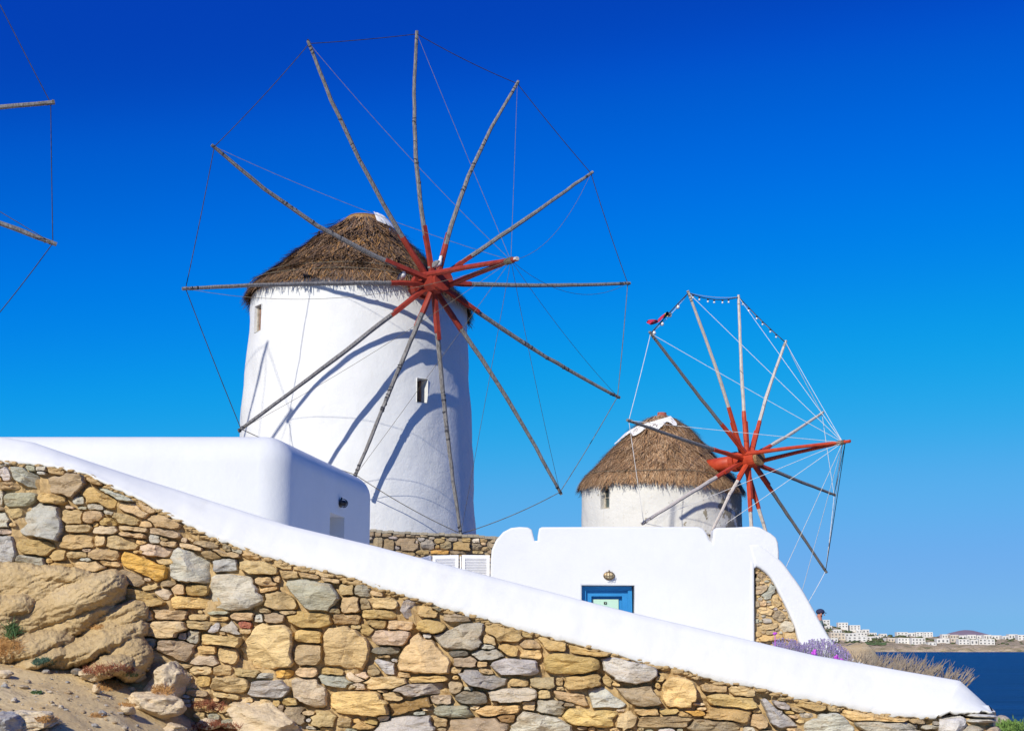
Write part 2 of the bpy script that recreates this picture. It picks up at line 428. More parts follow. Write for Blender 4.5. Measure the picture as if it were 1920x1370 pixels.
# ------------------------------------------------------------------ stone packing in photo pixels
COL = dict(g=(.42, .41, .40), G=(.35, .345, .29), b=(.33, .26, .18), t=(.47, .35, .205), o=(.46, .325, .155), O=(.54, .39, .185), y=(.58, .34, .10),
           T=(.54, .40, .23), p=(.50, .40, .30), v=(.38, .345, .32), r=(.30, .11, .08), B=(.30, .19, .09), W=(.58, .55, .50), D=(.17, .165, .14))
def conv(lst, sx, ox, oy):
    return [(ox + c[0] / sx, oy + c[1] / sx, c[2] / sx, c[3] / sx, c[4], c[5]) for c in lst]
c1 = [(30,250,65,60,30,'g'),(115,265,150,80,30,'g'),(300,300,160,95,0,'b'),(45,305,90,35,0,'t'),(95,365,140,60,-3,'G'),(235,362,120,50,5,'o'),(445,355,150,80,12,'o'),
 (350,368,50,35,0,'g'),(8,365,30,70,0,'g'),(75,425,75,45,0,'t'),(20,455,65,65,0,'g'),(180,465,195,160,10,'g'),(325,440,100,65,0,'t'),(408,440,100,50,-8,'t'),(590,405,140,50,20,'t'),
 (500,345,180,30,22,'G'),(640,400,80,50,10,'t'),(720,460,140,55,8,'t'),(555,450,110,45,10,'t'),(425,395,70,30,0,'g'),(480,462,70,35,0,'o'),(345,490,125,35,0,'t'),(465,497,110,38,0,'p'),
 (340,548,140,62,0,'t'),(440,543,50,45,0,'t'),(535,553,130,60,5,'t'),(35,580,110,120,10,'g'),(165,570,160,70,6,'o'),(140,640,120,60,5,'g'),(260,605,70,50,0,'o'),(340,605,90,30,0,'t'),
 (465,605,140,50,2,'t'),(278,655,95,30,0,'o'),(395,655,130,45,0,'t'),(585,492,120,22,5,'t'),(640,470,60,30,0,'t'),(580,520,110,22,5,'t'),(680,535,50,45,0,'g'),(735,558,70,30,0,'t'),
 (690,585,140,55,5,'p'),(720,510,130,30,10,'b'),(860,500,110,55,12,'t'),(835,570,100,25,8,'t'),(900,560,100,30,5,'b'),(1000,545,60,25,5,'b'),(985,600,120,28,8,'t'),(925,605,80,38,0,'t'),
 (630,655,205,95,25,'y'),(830,650,175,155,12,'g'),(980,650,115,62,-5,'g'),(730,635,90,30,0,'t'),(1130,660,165,60,10,'t'),(480,695,80,55,-5,'b'),(575,705,120,60,15,'b'),(360,705,140,40,3,'o'),
 (258,690,50,45,0,'b'),(500,745,100,45,-5,'t'),(480,805,95,55,0,'o'),(625,790,205,80,8,'o'),(715,775,80,50,20,'p'),(660,745,80,25,-10,'t'),(735,728,70,30,0,'b'),(780,755,55,50,0,'t'),
 (865,757,110,52,0,'o'),(835,810,165,65,3,'o'),(1035,765,240,165,5,'g'),(1160,720,100,40,0,'t'),(1170,755,80,22,-10,'o'),(1205,710,35,30,0,'t'),(1265,690,80,35,0,'t'),(1225,805,140,80,10,'t'),
 (1365,780,220,140,8,'G'),(1345,695,90,22,10,'t'),(1235,645,80,40,8,'t'),(1315,660,80,35,8,'t'),(1440,715,80,20,8,'t'),(1415,685,80,30,10,'t'),(1510,755,65,50,0,'t'),(1580,760,80,50,10,'G'),
 (1525,820,85,75,0,'t'),(1595,815,60,50,0,'b'),(465,865,70,50,-10,'b'),(545,860,80,60,-30,'t'),(625,870,110,60,5,'t'),(745,865,150,48,3,'t'),(870,875,90,30,0,'t'),(955,855,90,18,0,'G'),
 (955,880,90,25,0,'o'),(1060,870,100,40,0,'t'),(1130,880,45,35,0,'g'),(1195,880,100,50,0,'b'),(1350,885,200,70,3,'o'),(1510,885,115,45,0,'t'),(1460,845,50,25,0,'b'),(1260,855,80,20,0,'t'),
 (705,930,220,85,0,'t'),(885,910,130,40,5,'t'),(935,920,55,40,-20,'g'),(1000,920,90,60,15,'v'),(1070,910,55,35,5,'r'),(845,960,60,60,0,'v'),(800,955,45,35,0,'v'),(970,970,180,60,3,'O'),
 (640,985,110,60,0,'G'),(770,1015,185,88,10,'b'),(1155,1000,255,205,-3,'T'),(1345,960,130,60,5,'o'),(1345,1035,135,95,0,'b'),(1510,1010,200,195,3,'T'),(1600,930,60,50,0,'o'),(900,1020,90,40,0,'o'),
 (890,1060,130,50,5,'p'),(690,1050,150,70,15,'t'),(1000,1040,100,70,10,'t'),(880,1105,100,40,0,'t'),(975,1105,80,50,0,'t'),(1080,1115,110,40,5,'t'),(1160,1128,85,28,0,'g'),(1240,1120,80,45,0,'y'),
 (1340,1115,95,50,0,'t'),(1450,1110,110,40,0,'o'),(1555,1130,100,50,0,'p'),(1460,1150,150,55,8,'G'),(890,1152,60,45,0,'o'),(1005,1168,165,70,3,'t'),(1175,1190,195,95,5,'g'),(1350,1205,165,145,5,'p'),
 (1550,1250,245,125,3,'O'),(1560,1175,80,30,0,'p'),(1410,1310,110,85,0,'t'),(1500,1330,70,40,0,'t'),(1590,1335,110,50,0,'o'),(1265,1240,70,35,0,'o'),(1290,1300,90,80,0,'b')]
c2 = [(330,560,130,40,12,'t'),(310,632,170,60,2,'t'),(425,595,70,50,0,'o'),(455,655,85,120,0,'v'),(310,690,165,50,2,'o'),(535,620,75,45,5,'t'),(608,655,50,40,0,'D'),(550,675,110,60,8,'o'),
 (680,662,85,35,3,'t'),(710,705,150,50,0,'b'),(820,710,90,30,5,'o'),(790,670,140,25,18,'o'),(300,742,110,45,0,'o'),(410,745,150,50,2,'t'),(360,810,215,78,2,'p'),(570,755,155,75,3,'o'),
 (730,800,245,145,5,'v'),(550,800,50,25,0,'g'),(340,875,160,38,0,'D'),(950,785,220,110,2,'o'),(870,820,80,60,20,'t'),(1065,790,60,40,0,'o'),(1085,842,115,50,3,'t'),(1190,830,170,95,10,'o'),
 (1385,868,220,80,3,'o'),(1150,770,170,40,12,'o'),(1330,810,110,30,8,'t'),(1570,862,150,40,12,'o'),(1705,905,140,50,15,'o'),(535,890,275,225,0,'T'),(330,955,130,90,12,'g'),(275,975,70,60,0,'b'),
 (715,890,100,35,0,'D'),(745,935,120,60,-3,'b'),(870,895,160,60,0,'g'),(860,855,70,35,0,'g'),(970,870,110,60,25,'o'),(1090,895,120,50,3,'O'),(835,945,60,30,0,'t'),(1005,955,260,98,2,'g'),
 (855,985,80,40,5,'t'),(1300,940,300,125,0,'o'),(1590,970,290,155,5,'g'),(700,975,70,35,0,'t'),(195,1005,115,55,0,'p'),(435,1000,70,30,0,'t'),(560,1020,190,38,-3,'o'),(330,1040,220,70,-5,'t'),
 (830,1020,275,100,8,'v'),(1020,1040,110,45,0,'t'),(1150,1040,140,65,3,'b'),(1230,1035,45,40,0,'t'),(1350,1035,190,70,-3,'o'),(1480,1030,60,50,30,'o'),(185,1060,80,30,0,'p'),(530,1075,270,60,-3,'v'),
 (695,1065,75,60,10,'b'),(990,1100,250,78,-2,'v'),(1155,1100,65,50,0,'t'),(1290,1115,190,95,8,'t'),(1475,1120,205,115,10,'g'),(1640,1105,235,118,5,'b'),(785,1115,160,75,3,'D'),(1780,960,90,70,0,'t'),
 (1830,975,30,60,0,'g'),(1840,1090,190,190,0,'O'),(1745,1020,50,30,0,'o'),(375,1110,110,50,0,'t'),(620,1125,110,55,3,'p'),(465,1165,240,100,-2,'B'),(1075,1160,70,50,0,'t'),(1185,1168,150,85,5,'v'),
 (690,1190,200,70,3,'G'),(920,1185,250,60,-3,'O'),(795,1165,50,25,0,'p'),(1390,1220,270,90,2,'O'),(330,1225,70,35,0,'p'),(440,1255,320,90,-3,'g'),(240,1245,150,50,-5,'o'),(620,1240,80,60,0,'t'),
 (820,1260,320,85,0,'b'),(960,1225,100,50,0,'B'),(1130,1245,300,130,8,'g'),(1575,1230,120,90,-30,'t'),(1675,1190,140,40,0,'o'),(1795,1185,110,35,0,'o'),(1765,1240,270,55,0,'b'),(1880,1200,80,30,0,'o')]
c3 = [(280,830,155,78,10,'g'),(370,905,130,42,3,'t'),(415,860,170,40,8,'o'),(505,925,125,55,5,'t'),(455,975,260,80,5,'O'),(540,890,100,30,5,'o'),(435,1038,220,78,3,'o'),(590,1070,90,75,15,'t'),
 (650,925,120,55,10,'o'),(690,1025,250,150,35,'g'),(825,980,215,95,10,'o'),(970,1000,80,45,5,'t'),(1090,1005,160,30,5,'t'),(840,1040,100,25,5,'g'),(1165,1045,310,55,4,'O'),(945,1085,250,125,0,'g'),
 (1235,1095,310,62,3,'g'),(370,1090,250,60,0,'b'),(260,1030,130,30,0,'y'),(545,1110,60,30,0,'g'),(1600,1105,120,60,0,'b'),(1700,1110,90,50,0,'p')]
seeds = conv(c1, 2.3214, 0, 780) + conv(c2, 2.743, 600, 900) + conv(c3, 2.6667, 1200, 950)
def metric(sd, x, y):
    if len(sd) > 7:
        m = None
        for (nx_, ny_, d_) in sd[7]:
            v = ((x - sd[0]) * nx_ + (y - sd[1]) * ny_) / d_
            m = v if m is None else np.maximum(m, v)
        return m * .92
    cx, cy, w_, h_, an = sd[:5]; p = sd[6]
    c_, s_ = math.cos(R(an)), math.sin(R(an))
    dx, dy = x - cx, y - cy
    u = np.abs(dx * c_ + dy * s_) / (w_ / 2); v = np.abs(-dx * s_ + dy * c_) / (h_ / 2)
    return (u ** p + v ** p) ** (1 / p)
PG1 = [('g',[(35,222),(110,225),(175,262),(192,320),(130,312),(75,285)]),('b',[(215,268),(300,250),(378,258),(385,290),(325,358),(240,345),(210,320)]),
 ('g',[(160,378),(255,395),(278,480),(268,552),(190,535),(78,520),(95,440)]),('y',[(560,590),(735,655),(735,690),(700,725),(545,655),(528,620)]),
 ('g',[(798,566),(915,635),(918,665),(910,733),(765,715),(740,690),(755,600)]),('g',[(920,690),(1000,685),(1100,700),(1150,800),(1080,845),(922,840)]),
 ('G',[(1255,720),(1320,710),(1440,725),(1480,790),(1440,848),(1350,850),(1270,770)]),('T',[(1135,900),(1275,915),(1278,1085),(1200,1100),(1065,1090),(1030,1030)]),
 ('T',[(1430,925),(1525,915),(1608,975),(1600,1090),(1560,1110),(1415,1080),(1412,960)]),('g',[(-30,520),(60,525),(85,600),(60,645),(-30,640)]),
 ('o',[(525,770),(560,745),(700,780),(735,815),(690,830),(560,832),(522,800)]),('p',[(1270,1135),(1385,1140),(1425,1190),(1425,1280),(1330,1255),(1280,1220)]),
 ('g',[(1110,1150),(1230,1145),(1272,1185),(1230,1230),(1080,1215)]),('t',[(1045,625),(1150,630),(1215,665),(1210,690),(1090,690),(1050,665)]),('v',[(1015,885),(1060,945),(1045,955),(950,930)]),
 ('O',[(750,780),(915,792),(920,838),(760,840)]),('O',[(880,945),(1055,960),(1045,1005),(880,990)])]
PG2 = [('T',[(510,775),(590,830),(675,930),(665,995),(460,990),(400,970),(410,900),(480,800)]),('v',[(590,800),(740,735),(845,735),(840,840),(790,875),(640,865)]),
 ('o',[(850,740),(1000,745),(1060,775),(1040,830),(915,835),(850,790)]),('g',[(870,955),(930,910),(1110,925),(1125,1000),(925,1003)]),('o',[(1160,885),(1330,890),(1440,925),(1440,965),(1340,1000),(1160,990)]),
 ('g',[(1445,920),(1610,895),(1730,970),(1720,1025),(1620,1048),(1500,1030),(1460,970)]),('g',[(1375,1075),(1455,1058),(1590,1165),(1400,1170)]),('b',[(1525,1070),(1700,1055),(1757,1150),(1640,1168),(1570,1130)]),
 ('O',[(1760,1050),(1800,1005),(1900,1005),(1935,1080),(1920,1160),(1800,1180),(1755,1130)]),('v',[(700,975),(800,970),(965,1020),(960,1050),(900,1080),(760,1050)]),('o',[(1095,795),(1265,825),(1268,880),(1170,878)]),
 ('g',[(1050,1185),(1190,1200),(1290,1260),(1290,1310),(980,1310),(985,1250)]),('t',[(1200,1075),(1360,1100),(1385,1170),(1210,1120)]),('B',[(345,1150),(560,1110),(580,1160),(380,1210)]),
 ('O',[(790,1185),(860,1155),(1040,1155),(1010,1195),(850,1215)]),('O',[(50,1130),(75,1085),(290,1085),(345,1130),(345,1200),(290,1215),(75,1195)]),('v',[(455,590),(490,600),(500,700),(450,720),(408,670),(430,615)]),
 ('g',[(262,910),(385,935),(390,1000),(340,1000)])]
PG3 = [('g',[(580,905),(650,965),(780,1020),(810,1090),(690,1105),(650,1080)]),('g',[(820,1080),(900,1025),(980,1025),(1060,1100),(1060,1150),(820,1150)]),
 ('o',[(720,930),(800,935),(920,960),(930,1030),(740,985)]),('O',[(330,940),(400,930),(560,950),(585,1000),(540,1010),(350,985)])]
def pseed(col, pts, sx, ox, oy):
    P = np.array([(ox + a / sx, oy + b / sx) for a, b in pts]); c = P.mean(0); E_ = []
    for k in range(len(P)):
        a, b = P[k], P[(k + 1) % len(P)]; n_ = np.array([b[1] - a[1], a[0] - b[0]]); n_ = n_ / np.linalg.norm(n_)
        d_ = float(n_ @ (a - c))
        if d_ < 0: n_, d_ = -n_, -d_
        E_.append((n_[0], n_[1], max(d_, 1.0)))
    return (c[0], c[1], np.ptp(P[:, 0]), np.ptp(P[:, 1]), 0, col, 3.0, E_)
polyseeds = [pseed(c, p, 2.3214, 0, 780) for c, p in PG1] + [pseed(c, p, 2.743, 600, 900) for c, p in PG2] + [pseed(c, p, 2.6667, 1200, 950) for c, p in PG3]
seeds = [s_ for s_ in seeds if min(float(metric(q, s_[0], s_[1])) for q in polyseeds) > .66] + polyseeds
TOP = [(-700, 800), (-300, 838), (0, 866), (90, 874), (160, 890), (250, 932), (330, 975), (400, 1010), (500, 1046), (640, 1080), (780, 1125), (900, 1160), (1060, 1203), (1200, 1240), (1330, 1272), (1420, 1292), (1560, 1322), (1660, 1342), (1757, 1350), (1800, 1352), (1880, 1352)]
BASE = [(-300, 1040), (0, 1058), (100, 1066), (150, 1085), (190, 1135), (250, 1160), (262, 1200), (275, 1240), (345, 1320), (400, 1400), (420, 1420), (1900, 1420)]
def pack(seeds, top, base, x0, x1, fw=(16, 46), fh=(9, 20), tries=14000, slope_follow=True, edges=(None, None), palette='tttoobbvgpG', maxm=1.16):
    seeds = [s if len(s) > 7 else (*s, random.uniform(2.3, 4.2)) for s in seeds if s[2] > 3]
    def local(x, y, r=160): return [s for s in seeds if abs(s[0] - x) < r and abs(s[1] - y) < r]
    for k in range(tries):
        x = random.uniform(x0, x1); yt, yb = interp(x, top), interp(x, base)
        y = random.uniform(yt + 3, yb - 2)
        if k < tries * .3: y = yt + random.uniform(4, 14)
        big = k < tries * .4
        w_ = random.uniform(*(fw if big else (fw[0] * .6, fw[1] * .55))); h_ = min(random.uniform(*(fh if big else (fh[0] * .6, fh[1] * .6))), w_)
        an = 0
        if slope_follow: an = math.degrees(math.atan((interp(x + 20, top) - interp(x - 20, top)) / 40)) * max(.25, 1 - (y - yt) / 120)
        ok = True
        for s in local(x, y):
            if metric(s, x, y) < 1 + .36 * min(w_, h_) / min(s[2], s[3]) * 2: ok = False; break
        if ok: seeds.append((x, y, w_, h_, an + random.uniform(-6, 6), random.choice(palette), random.uniform(2.2, 3.5)))
    polys = []
    nd = 32
    for i, s in enumerate(seeds):
        if not (x0 - 60 < s[0] < x1 + 60): continue
        R0 = max(s[2], s[3]) * .62
        near = [q for q in seeds if q is not s and abs(q[0] - s[0]) < R0 + q[2] * .75 + 5 and abs(q[1] - s[1]) < R0 + max(q[2], q[3]) * .75 + 5]
        rs = np.linspace(.03, 1, 60)
        pts = []
        c_, s_ = math.cos(R(s[4])), math.sin(R(s[4]))
        for k in range(nd):
            th = 2 * math.pi * (k + .5) / nd
            du, dv = math.cos(th) * s[2] / 2 * 1.35, math.sin(th) * s[3] / 2 * 1.35
            X = s[0] + (du * c_ - dv * s_) * rs * 1.0; Y = s[1] + (du * s_ + dv * c_) * rs * 1.0
            own = metric(s, X, Y); lim = own < (maxm if len(s) < 8 else 1.0)
            for q in near: lim &= own < metric(q, X, Y) 
            lim &= (Y > np.interp(X, [a for a, b in top], [b for a, b in top]) + 1) & (Y < np.interp(X, [a for a, b in base], [b for a, b in base]) + 14)
            if edges[0] is not None: lim &= X > edges[0](Y) if callable(edges[0]) else X > edges[0]
            if edges[1] is not None: lim &= X < edges[1](Y) if callable(edges[1]) else X < edges[1]
            j = np.argmin(lim) if not lim.all() else len(rs)
            if j < 1: pts.append((s[0], s[1])); continue
            pts.append((X[j - 1], Y[j - 1]))
        P = np.array(pts)
        A = .5 * abs(np.dot(P[:, 0], np.roll(P[:, 1], 1)) - np.dot(P[:, 1], np.roll(P[:, 0], 1)))
        if A < 14: continue
        polys.append((A, P, s[5], s[6]))
    polys.sort(key=lambda a: -a[0])
    return polys
def stone_geo(P, col, Yw, k, seed, dep=None):
    """P polygon in photo pixels on plane y=Yw -> verts, faces, colours; real thickness towards the viewer"""
    n = len(P); cx, cy = P.mean(0)
    W3 = [at(x, y, Yw) for x, y in P]; c = at(cx, cy, Yw)
    size = math.sqrt(sum((p - c).length_squared for p in W3) / n)
    d = dep if dep else min(.115, .030 + size * .42) * random.uniform(.75, 1.2)
    gap = min(.007 * Yw / 10, size * .10)
    tilt = Vector((random.gauss(0, .13), 0, random.gauss(0, .16)))
    tilt2 = Vector((random.gauss(0, .5), 0, random.gauss(0, .5)))
    # a few chipped corners, uneven outline
    rough = [1 + .07 * vn(p.x * 14 + seed, p.z * 14, seed, 3) for p in W3]
    rings = [(1.02, .05, 1), (1.0, -.35 * d, 1), (.985, -.80 * d, 1), (.925, -.98 * d, 1), (.70, -1.0 * d, 1), (.38, -1.0 * d, 1)]
    V = []; Fc = []
    for ri, (sc, dy, j) in enumerate(rings):
        for i, p in enumerate(W3):
            q = p - c; L_ = q.length
            q = q * max(.2, (L_ - gap) / max(L_, 1e-5)) * rough[i] * sc
            v = c + q
            if ri >= 1:
                off = tilt.dot(q) + max(0, tilt2.dot(q)) * .6
                nzv = vn(v.x * 7, v.z * 11, seed * 1.7, 4) * .030 + vn(v.x * 26, v.z * 40, seed, 3) * .010
                v = Vector((v.x + .006 * vn(v.z * 30, v.x * 30, seed), Yw + dy * 1.0 + (off * j + nzv * min(1, size * 9)) * (1 if ri > 1 else .4), v.z + .004 * vn(v.x * 30, v.z * 30, seed + 5)))
            else: v = Vector((v.x, Yw + dy, v.z))
            V.append(v)
    V.append(c + Vector((0, -1.0 * d + .02 * vn(c.x * 9, c.z * 9, seed), 0)))
    for r_ in range(len(rings) - 1):
        for i in range(n):
            a, b = r_ * n + i, r_ * n + (i + 1) % n
            Fc.append((a, b, b + n, a + n))
    last = (len(rings) - 1) * n
    for i in range(n): Fc.append((last + i, last + (i + 1) % n, len(V) - 1))
    Fc = [f[::-1] for f in Fc]
    cb = np.array(COL[col]) * np.array([1.27, 1.22, 1.08]) * random.uniform(.84, 1.15) * np.array([random.uniform(.96, 1.05), 1, random.uniform(.9, 1.1)])
    return V, Fc, [cb] * len(V)
def build_stones(polys, Yw, parent, k, maxn=300, Yf=None, stuffname='small_stones', tone=1.0):
    V2, F2, C2 = [], [], []
    for i, (A, P, col, p) in enumerate(polys):
        yw = Yf(P.mean(0)) if Yf else Yw
        V, Fc, cc = stone_geo(P, col, yw, k, i * 3.17 % 97); cc = [c_ * tone for c_ in cc]
        if i < maxn:
            me = bpy.data.meshes.new('stone'); me.from_pydata(V, [], Fc); me.update()
            setcol(me, cc)
            me.polygons.foreach_set('use_smooth', [j >= 0 for j in range(len(me.polygons))])
            me.set_sharp_from_angle(angle=R(32))
            link('stone', me, parent, [M['stone']])
        else:
            n = len(V2); V2 += V; F2 += [[q + n for q in f] for f in Fc]; C2 += cc
    if V2:
        me = bpy.data.meshes.new(stuffname); me.from_pydata(V2, [], F2); me.update(); setcol(me, C2)
        tag(link(stuffname, me, parent, [M['stone']]), kind='stuff')

# ------------------------------------------------------------------ front dry stone wall with white parapet coping
WY = 10.0
fw = thing('stone_wall', at(960, 1500, WY), 'long dry stone wall of ochre and grey fieldstones sloping down beneath white coping', 'wall')
nxs, nys = 380, 60
V = []; Fc = []
for i in range(nxs + 1):
    px = -600 + 2466 * i / nxs
    for j in range(nys + 1):
        yt = interp(px, TOP) - 6; py = yt + (1640 - yt) * (j / nys) ** 1.0
        p = at(px, py, WY); p.y += .004 + .045 * vn(p.x * 5, p.z * 7, 1) + .018 * vn(p.x * 22, p.z * 22, 7)
        V.append(p)
n1 = nys + 1
for i in range(nxs):
    for j in range(nys): Fc.append((i * n1 + j, i * n1 + j + 1, (i + 1) * n1 + j + 1, (i + 1) * n1 + j))
# back, top and end of the wall core
for i in (0, nxs):
    pass
nb = len(V)
for i in range(0, nxs + 1, 10):
    px = -600 + 2466 * i / nxs
    p = at(px, interp(px, TOP) - 6, WY)
    V += [Vector((p.x, WY + .62, p.z)), Vector((p.x, WY + .62, -1.9))]
for i in range(nxs // 10):
    b = nb + 2 * i
    Fc.append((b, b + 1, b + 3, b + 2))
    Fc.append(tuple([(i * 10 + q) * n1 for q in range(11)]) + (b + 2, b))
Fc.append(tuple(nxs * n1 + j for j in range(nys + 1)) + (len(V) - 1, len(V) - 2))
mesh('mortar_core', V, Fc, 'mortar', fw)
polys = pack(seeds, TOP, BASE, -60, 1768, edges=(-95, 1768))
build_stones(polys, WY, fw, 1.0)
pl2 = pack([], TOP, [(-700, 1400), (-260, 1400), (-250, 1060), (0, 1060)], -600, -100, fw=(22, 60), fh=(14, 34), tries=5000, edges=(-600, -97))
build_stones(pl2, WY, fw, 1.0, maxn=0, stuffname='outlying_stones')
# coping
BOT = [(-700, 800), (-300, 838), (0, 866), (90, 874), (160, 890), (250, 932), (330, 975), (400, 1010), (500, 1046), (640, 1080), (780, 1125), (900, 1160), (1060, 1203), (1200, 1240), (1330, 1272), (1420, 1292), (1560, 1322), (1660, 1342), (1750, 1348)]
RID = [(-700, 740), (-300, 778), (0, 818), (60, 828), (160, 862), (250, 892), (330, 917), (400, 940), (540, 984), (700, 1022), (920, 1080), (1090, 1124), (1190, 1149), (1430, 1205), (1530, 1228), (1600, 1240), (1700, 1258), (1800, 1275)]
secs = []
N_ = 430
for i in range(N_ + 1):
    t = i / N_
    if i <= N_ - 24:
        s = i / (N_ - 24); bx = -600 + 2355 * s; rx = -600 + 2400 * s
        secs.append(((bx, interp(bx, BOT)), (rx, interp(rx, RID))))
    else:
        s = (i - (N_ - 24)) / 24
        secs.append(((1755 + 108 * s, 1342 - 6 * min(1, s * 4)), (1800 + 66 * s, 1275 + 60 * s)))
V = []; Fc = []
prof = 12
for i, (b, r) in enumerate(secs):
    B_ = at(*b, WY - .035); T_ = at(*r, WY + .15)
    rag = .016 * vn(B_.x * 22, 3, 8, 4) + .014 * vn(B_.x * 4, 1, 2)
    pr = [Vector((B_.x, WY + .06, B_.z + .045)), Vector((B_.x, WY - .015, B_.z + rag - .004)), Vector((B_.x, WY - .04, B_.z + rag + .008))]
    for k in range(1, 7):
        u = k / 6; q = B_.lerp(T_, u)
        q.y -= .022 * math.sin(math.pi * u); q.z += .010 * math.sin(math.pi * u) * (1 - abs((i - N_) / N_) * .0)
        q.y += .007 * vn(q.x * 2.6, q.z * 3, 4) + .005 * vn(q.x * 9, q.z * 9, 2)
        if k < 6: pr.append(q)
    top_in = T_.copy()
    pr.append(top_in + Vector((0, -.015, -.006))); pr.append(top_in + Vector((0, .03, .0))); pr.append(top_in + Vector((0, .24, -.01))); pr.append(Vector((T_.x, WY + .66, T_.z - .08))); pr.append(Vector((T_.x, WY + .66, -1.9)))
    prof = len(pr); V += pr
for i in range(len(secs) - 1):
    for k in range(prof - 1): Fc.append((i * prof + k, (i + 1) * prof + k, (i + 1) * prof + k + 1, i * prof + k + 1))
Fc.append(tuple((len(secs) - 1) * prof + k for k in range(prof)))
cap = mesh('coping', V, Fc, 'cap', fw, smooth=True)
# ragged mortar crumbs under the coping edge
mb = MB()
for i in range(520):
    px = random.uniform(-20, 1750); y = interp(px, BOT) + random.uniform(-3, 5)
    p = at(px, y, WY - random.uniform(.0, .04)); r = random.uniform(.006, .02)
    mb.ball(p, r, 6, 4, (random.uniform(1, 2.6), .8, .6))
tag(mb.build('mortar_crumbs', 'mortar', fw), kind='stuff')
# light mortar end block and banded end stones
def rock_mesh(name, size, seed, planes=9, sub=3, amp=.10, m='bedrock', parent=None, loc=(0, 0, 0), rot=None, flat=.75, smooth=True, cols=None):
    bm = bmesh.new(); bmesh.ops.create_icosphere(bm, subdivisions=sub, radius=1)
    rr = random.Random(seed)
    pl = []
    for k in range(planes):
        v = Vector((rr.gauss(0, 1), rr.gauss(0, 1), rr.gauss(0, 1))).normalized(); pl.append((v, rr.uniform(flat, .95)))
    for v in bm.verts:
        for nn, d in pl:
            e = v.co.dot(nn) - d
            if e > 0: v.co -= nn * e * .93
        f = 1 + amp * noise.fractal(v.co * 1.6 + Vector((seed, 0, 0)), .9, 2, 5) + amp * .25 * noise.fractal(v.co * 7 + Vector((seed, 0, 0)), .9, 2, 3)
        v.co *= f
        v.co = Vector((v.co.x * size[0], v.co.y * size[1], v.co.z * size[2]))
        if rot: v.co = rot @ v.co
        v.co += Vector(loc)
    me = bpy.data.meshes.new(name); bm.to_mesh(me); bm.free()
    if cols is not None: setcol(me, [cols] * len(me.vertices))
    if smooth: me.polygons.foreach_set('use_smooth', [True] * len(me.polygons)); me.set_sharp_from_angle(angle=R(40))
    return link(name, me, parent, [M[m]])
def px_rock(px, py, wpx, hpx, ang, Y, depth, seed, **kw):
    c = at(px, py, Y); k = Y / F
    return rock_mesh(kw.pop('name', 'rock'), (wpx / 2 * k, depth, hpx / 2 * k), seed, loc=c, rot=Matrix.Rotation(R(ang), 3, 'Y'), **kw)
px_rock(1788, 1360, 74, 50, 0, WY, .12, 5, name='stone', m='stone', parent=fw, cols=(.64, .60, .54), planes=16, flat=.5, amp=.16)
px_rock(1838, 1350, 56, 9, 0, WY + .02, .12, 6, name='stone', m='stone', parent=fw, cols=(.60, .57, .50), planes=4)
px_rock(1838, 1341, 58, 8, 2, WY + .02, .12, 8, name='stone', m='stone', parent=fw, cols=(.62, .60, .54), planes=4)
px_rock(1820, 1368, 46, 18, 0, WY, .12, 7, name='stone', m='stone', parent=fw, cols=(.42, .38, .30))
px_rock(1858, 1370, 34, 22, 0, WY + .05, .12, 9, name='stone', m='stone', parent=fw, cols=(.46, .36, .26))
px_rock(1700, 1385, 90, 40, 0, WY, .12, 19, name='stone', m='stone', parent=fw, cols=(.50, .45, .38))
px_rock(1790, 1392, 90, 34, 0, WY, .12, 29, name='stone', m='stone', parent=fw, cols=(.55, .45, .32))

# ------------------------------------------------------------------ bedrock and boulders in the left corner
oc = thing('rock_outcrop', at(120, 1240, 9.9), 'lumpy pale sandstone bedrock bulging out below the wall at the left', 'rock')
LOBES = [(30,1100,300,110,4,.22),(-60,1170,260,150,-8,.30),(150,1122,210,84,-26,.30),(60,1158,190,84,-24,.27),(120,1178,250,58,-27,.24),(-170,1120,260,200,0,.4),
         (225,1160,130,66,-20,.20),(165,1214,270,66,-20,.36),(236,1222,100,130,-35,.27),(40,1215,230,66,-14,.33),(110,1078,190,44,6,.16),(210,1248,110,56,-14,.34),
         (200,1120,90,60,-40,.22),(20,1140,120,60,-20,.32),(-120,1235,260,90,-10,.42),(190,1185,120,50,-24,.24),(85,1235,150,44,-16,.36)]
V = []; Fc = []; gx, gy_ = 420, 260
for j in range(gy_ + 1):
    for i in range(gx + 1):
        px = -260 + 560 * i / gx; py = 1040 + 290 * j / gy_
        wx = px + 5 * vn(px * .022, py * .022, 1) + 2.5 * vn(px * .1, py * .1, 2); wy = py + 5 * vn(px * .022, py * .022, 5) + 2.5 * vn(px * .1, py * .1, 6)
        hgt = -.06
        for (lx, ly, lw, lh, la, ld) in LOBES:
            c_, s_ = math.cos(R(la)), math.sin(R(la)); dx, dy = wx - lx, wy - ly
            lw_, lh_ = lw * .92, lh * .86
            m2 = (abs(dx * c_ + dy * s_) / (lw_ / 2)) ** 2.4 + (abs(-dx * s_ + dy * c_) / (lh_ / 2)) ** 2.4
            if m2 < 1:
                hgt = max(hgt, ld * 1.05 * (1 - m2) ** .42 + .10 * (lx * .37 % 1) - .03)
        u_ = wx * .90 - wy * .42; v_ = wx * .42 + wy * .90
        rd = 1 - abs(vn(u_ * .012, v_ * .055, 3, 3)) * 2.2
        ck = abs(vn(u_ * .007, v_ * .016, 13, 2))
        hgt += .013 * rd + .007 * vn(px * .05, py * .08, 9, 5) + .002 * vn(px * .4, py * .5, 4, 3)
        p = at(px, py, WY - .02); d = ray(px, py)
        Yp = WY - .0 - hgt - max(0, (py - 1190)) * .0022 - max(0, -px) * .0006
        V.append(d * (Yp / d.y))
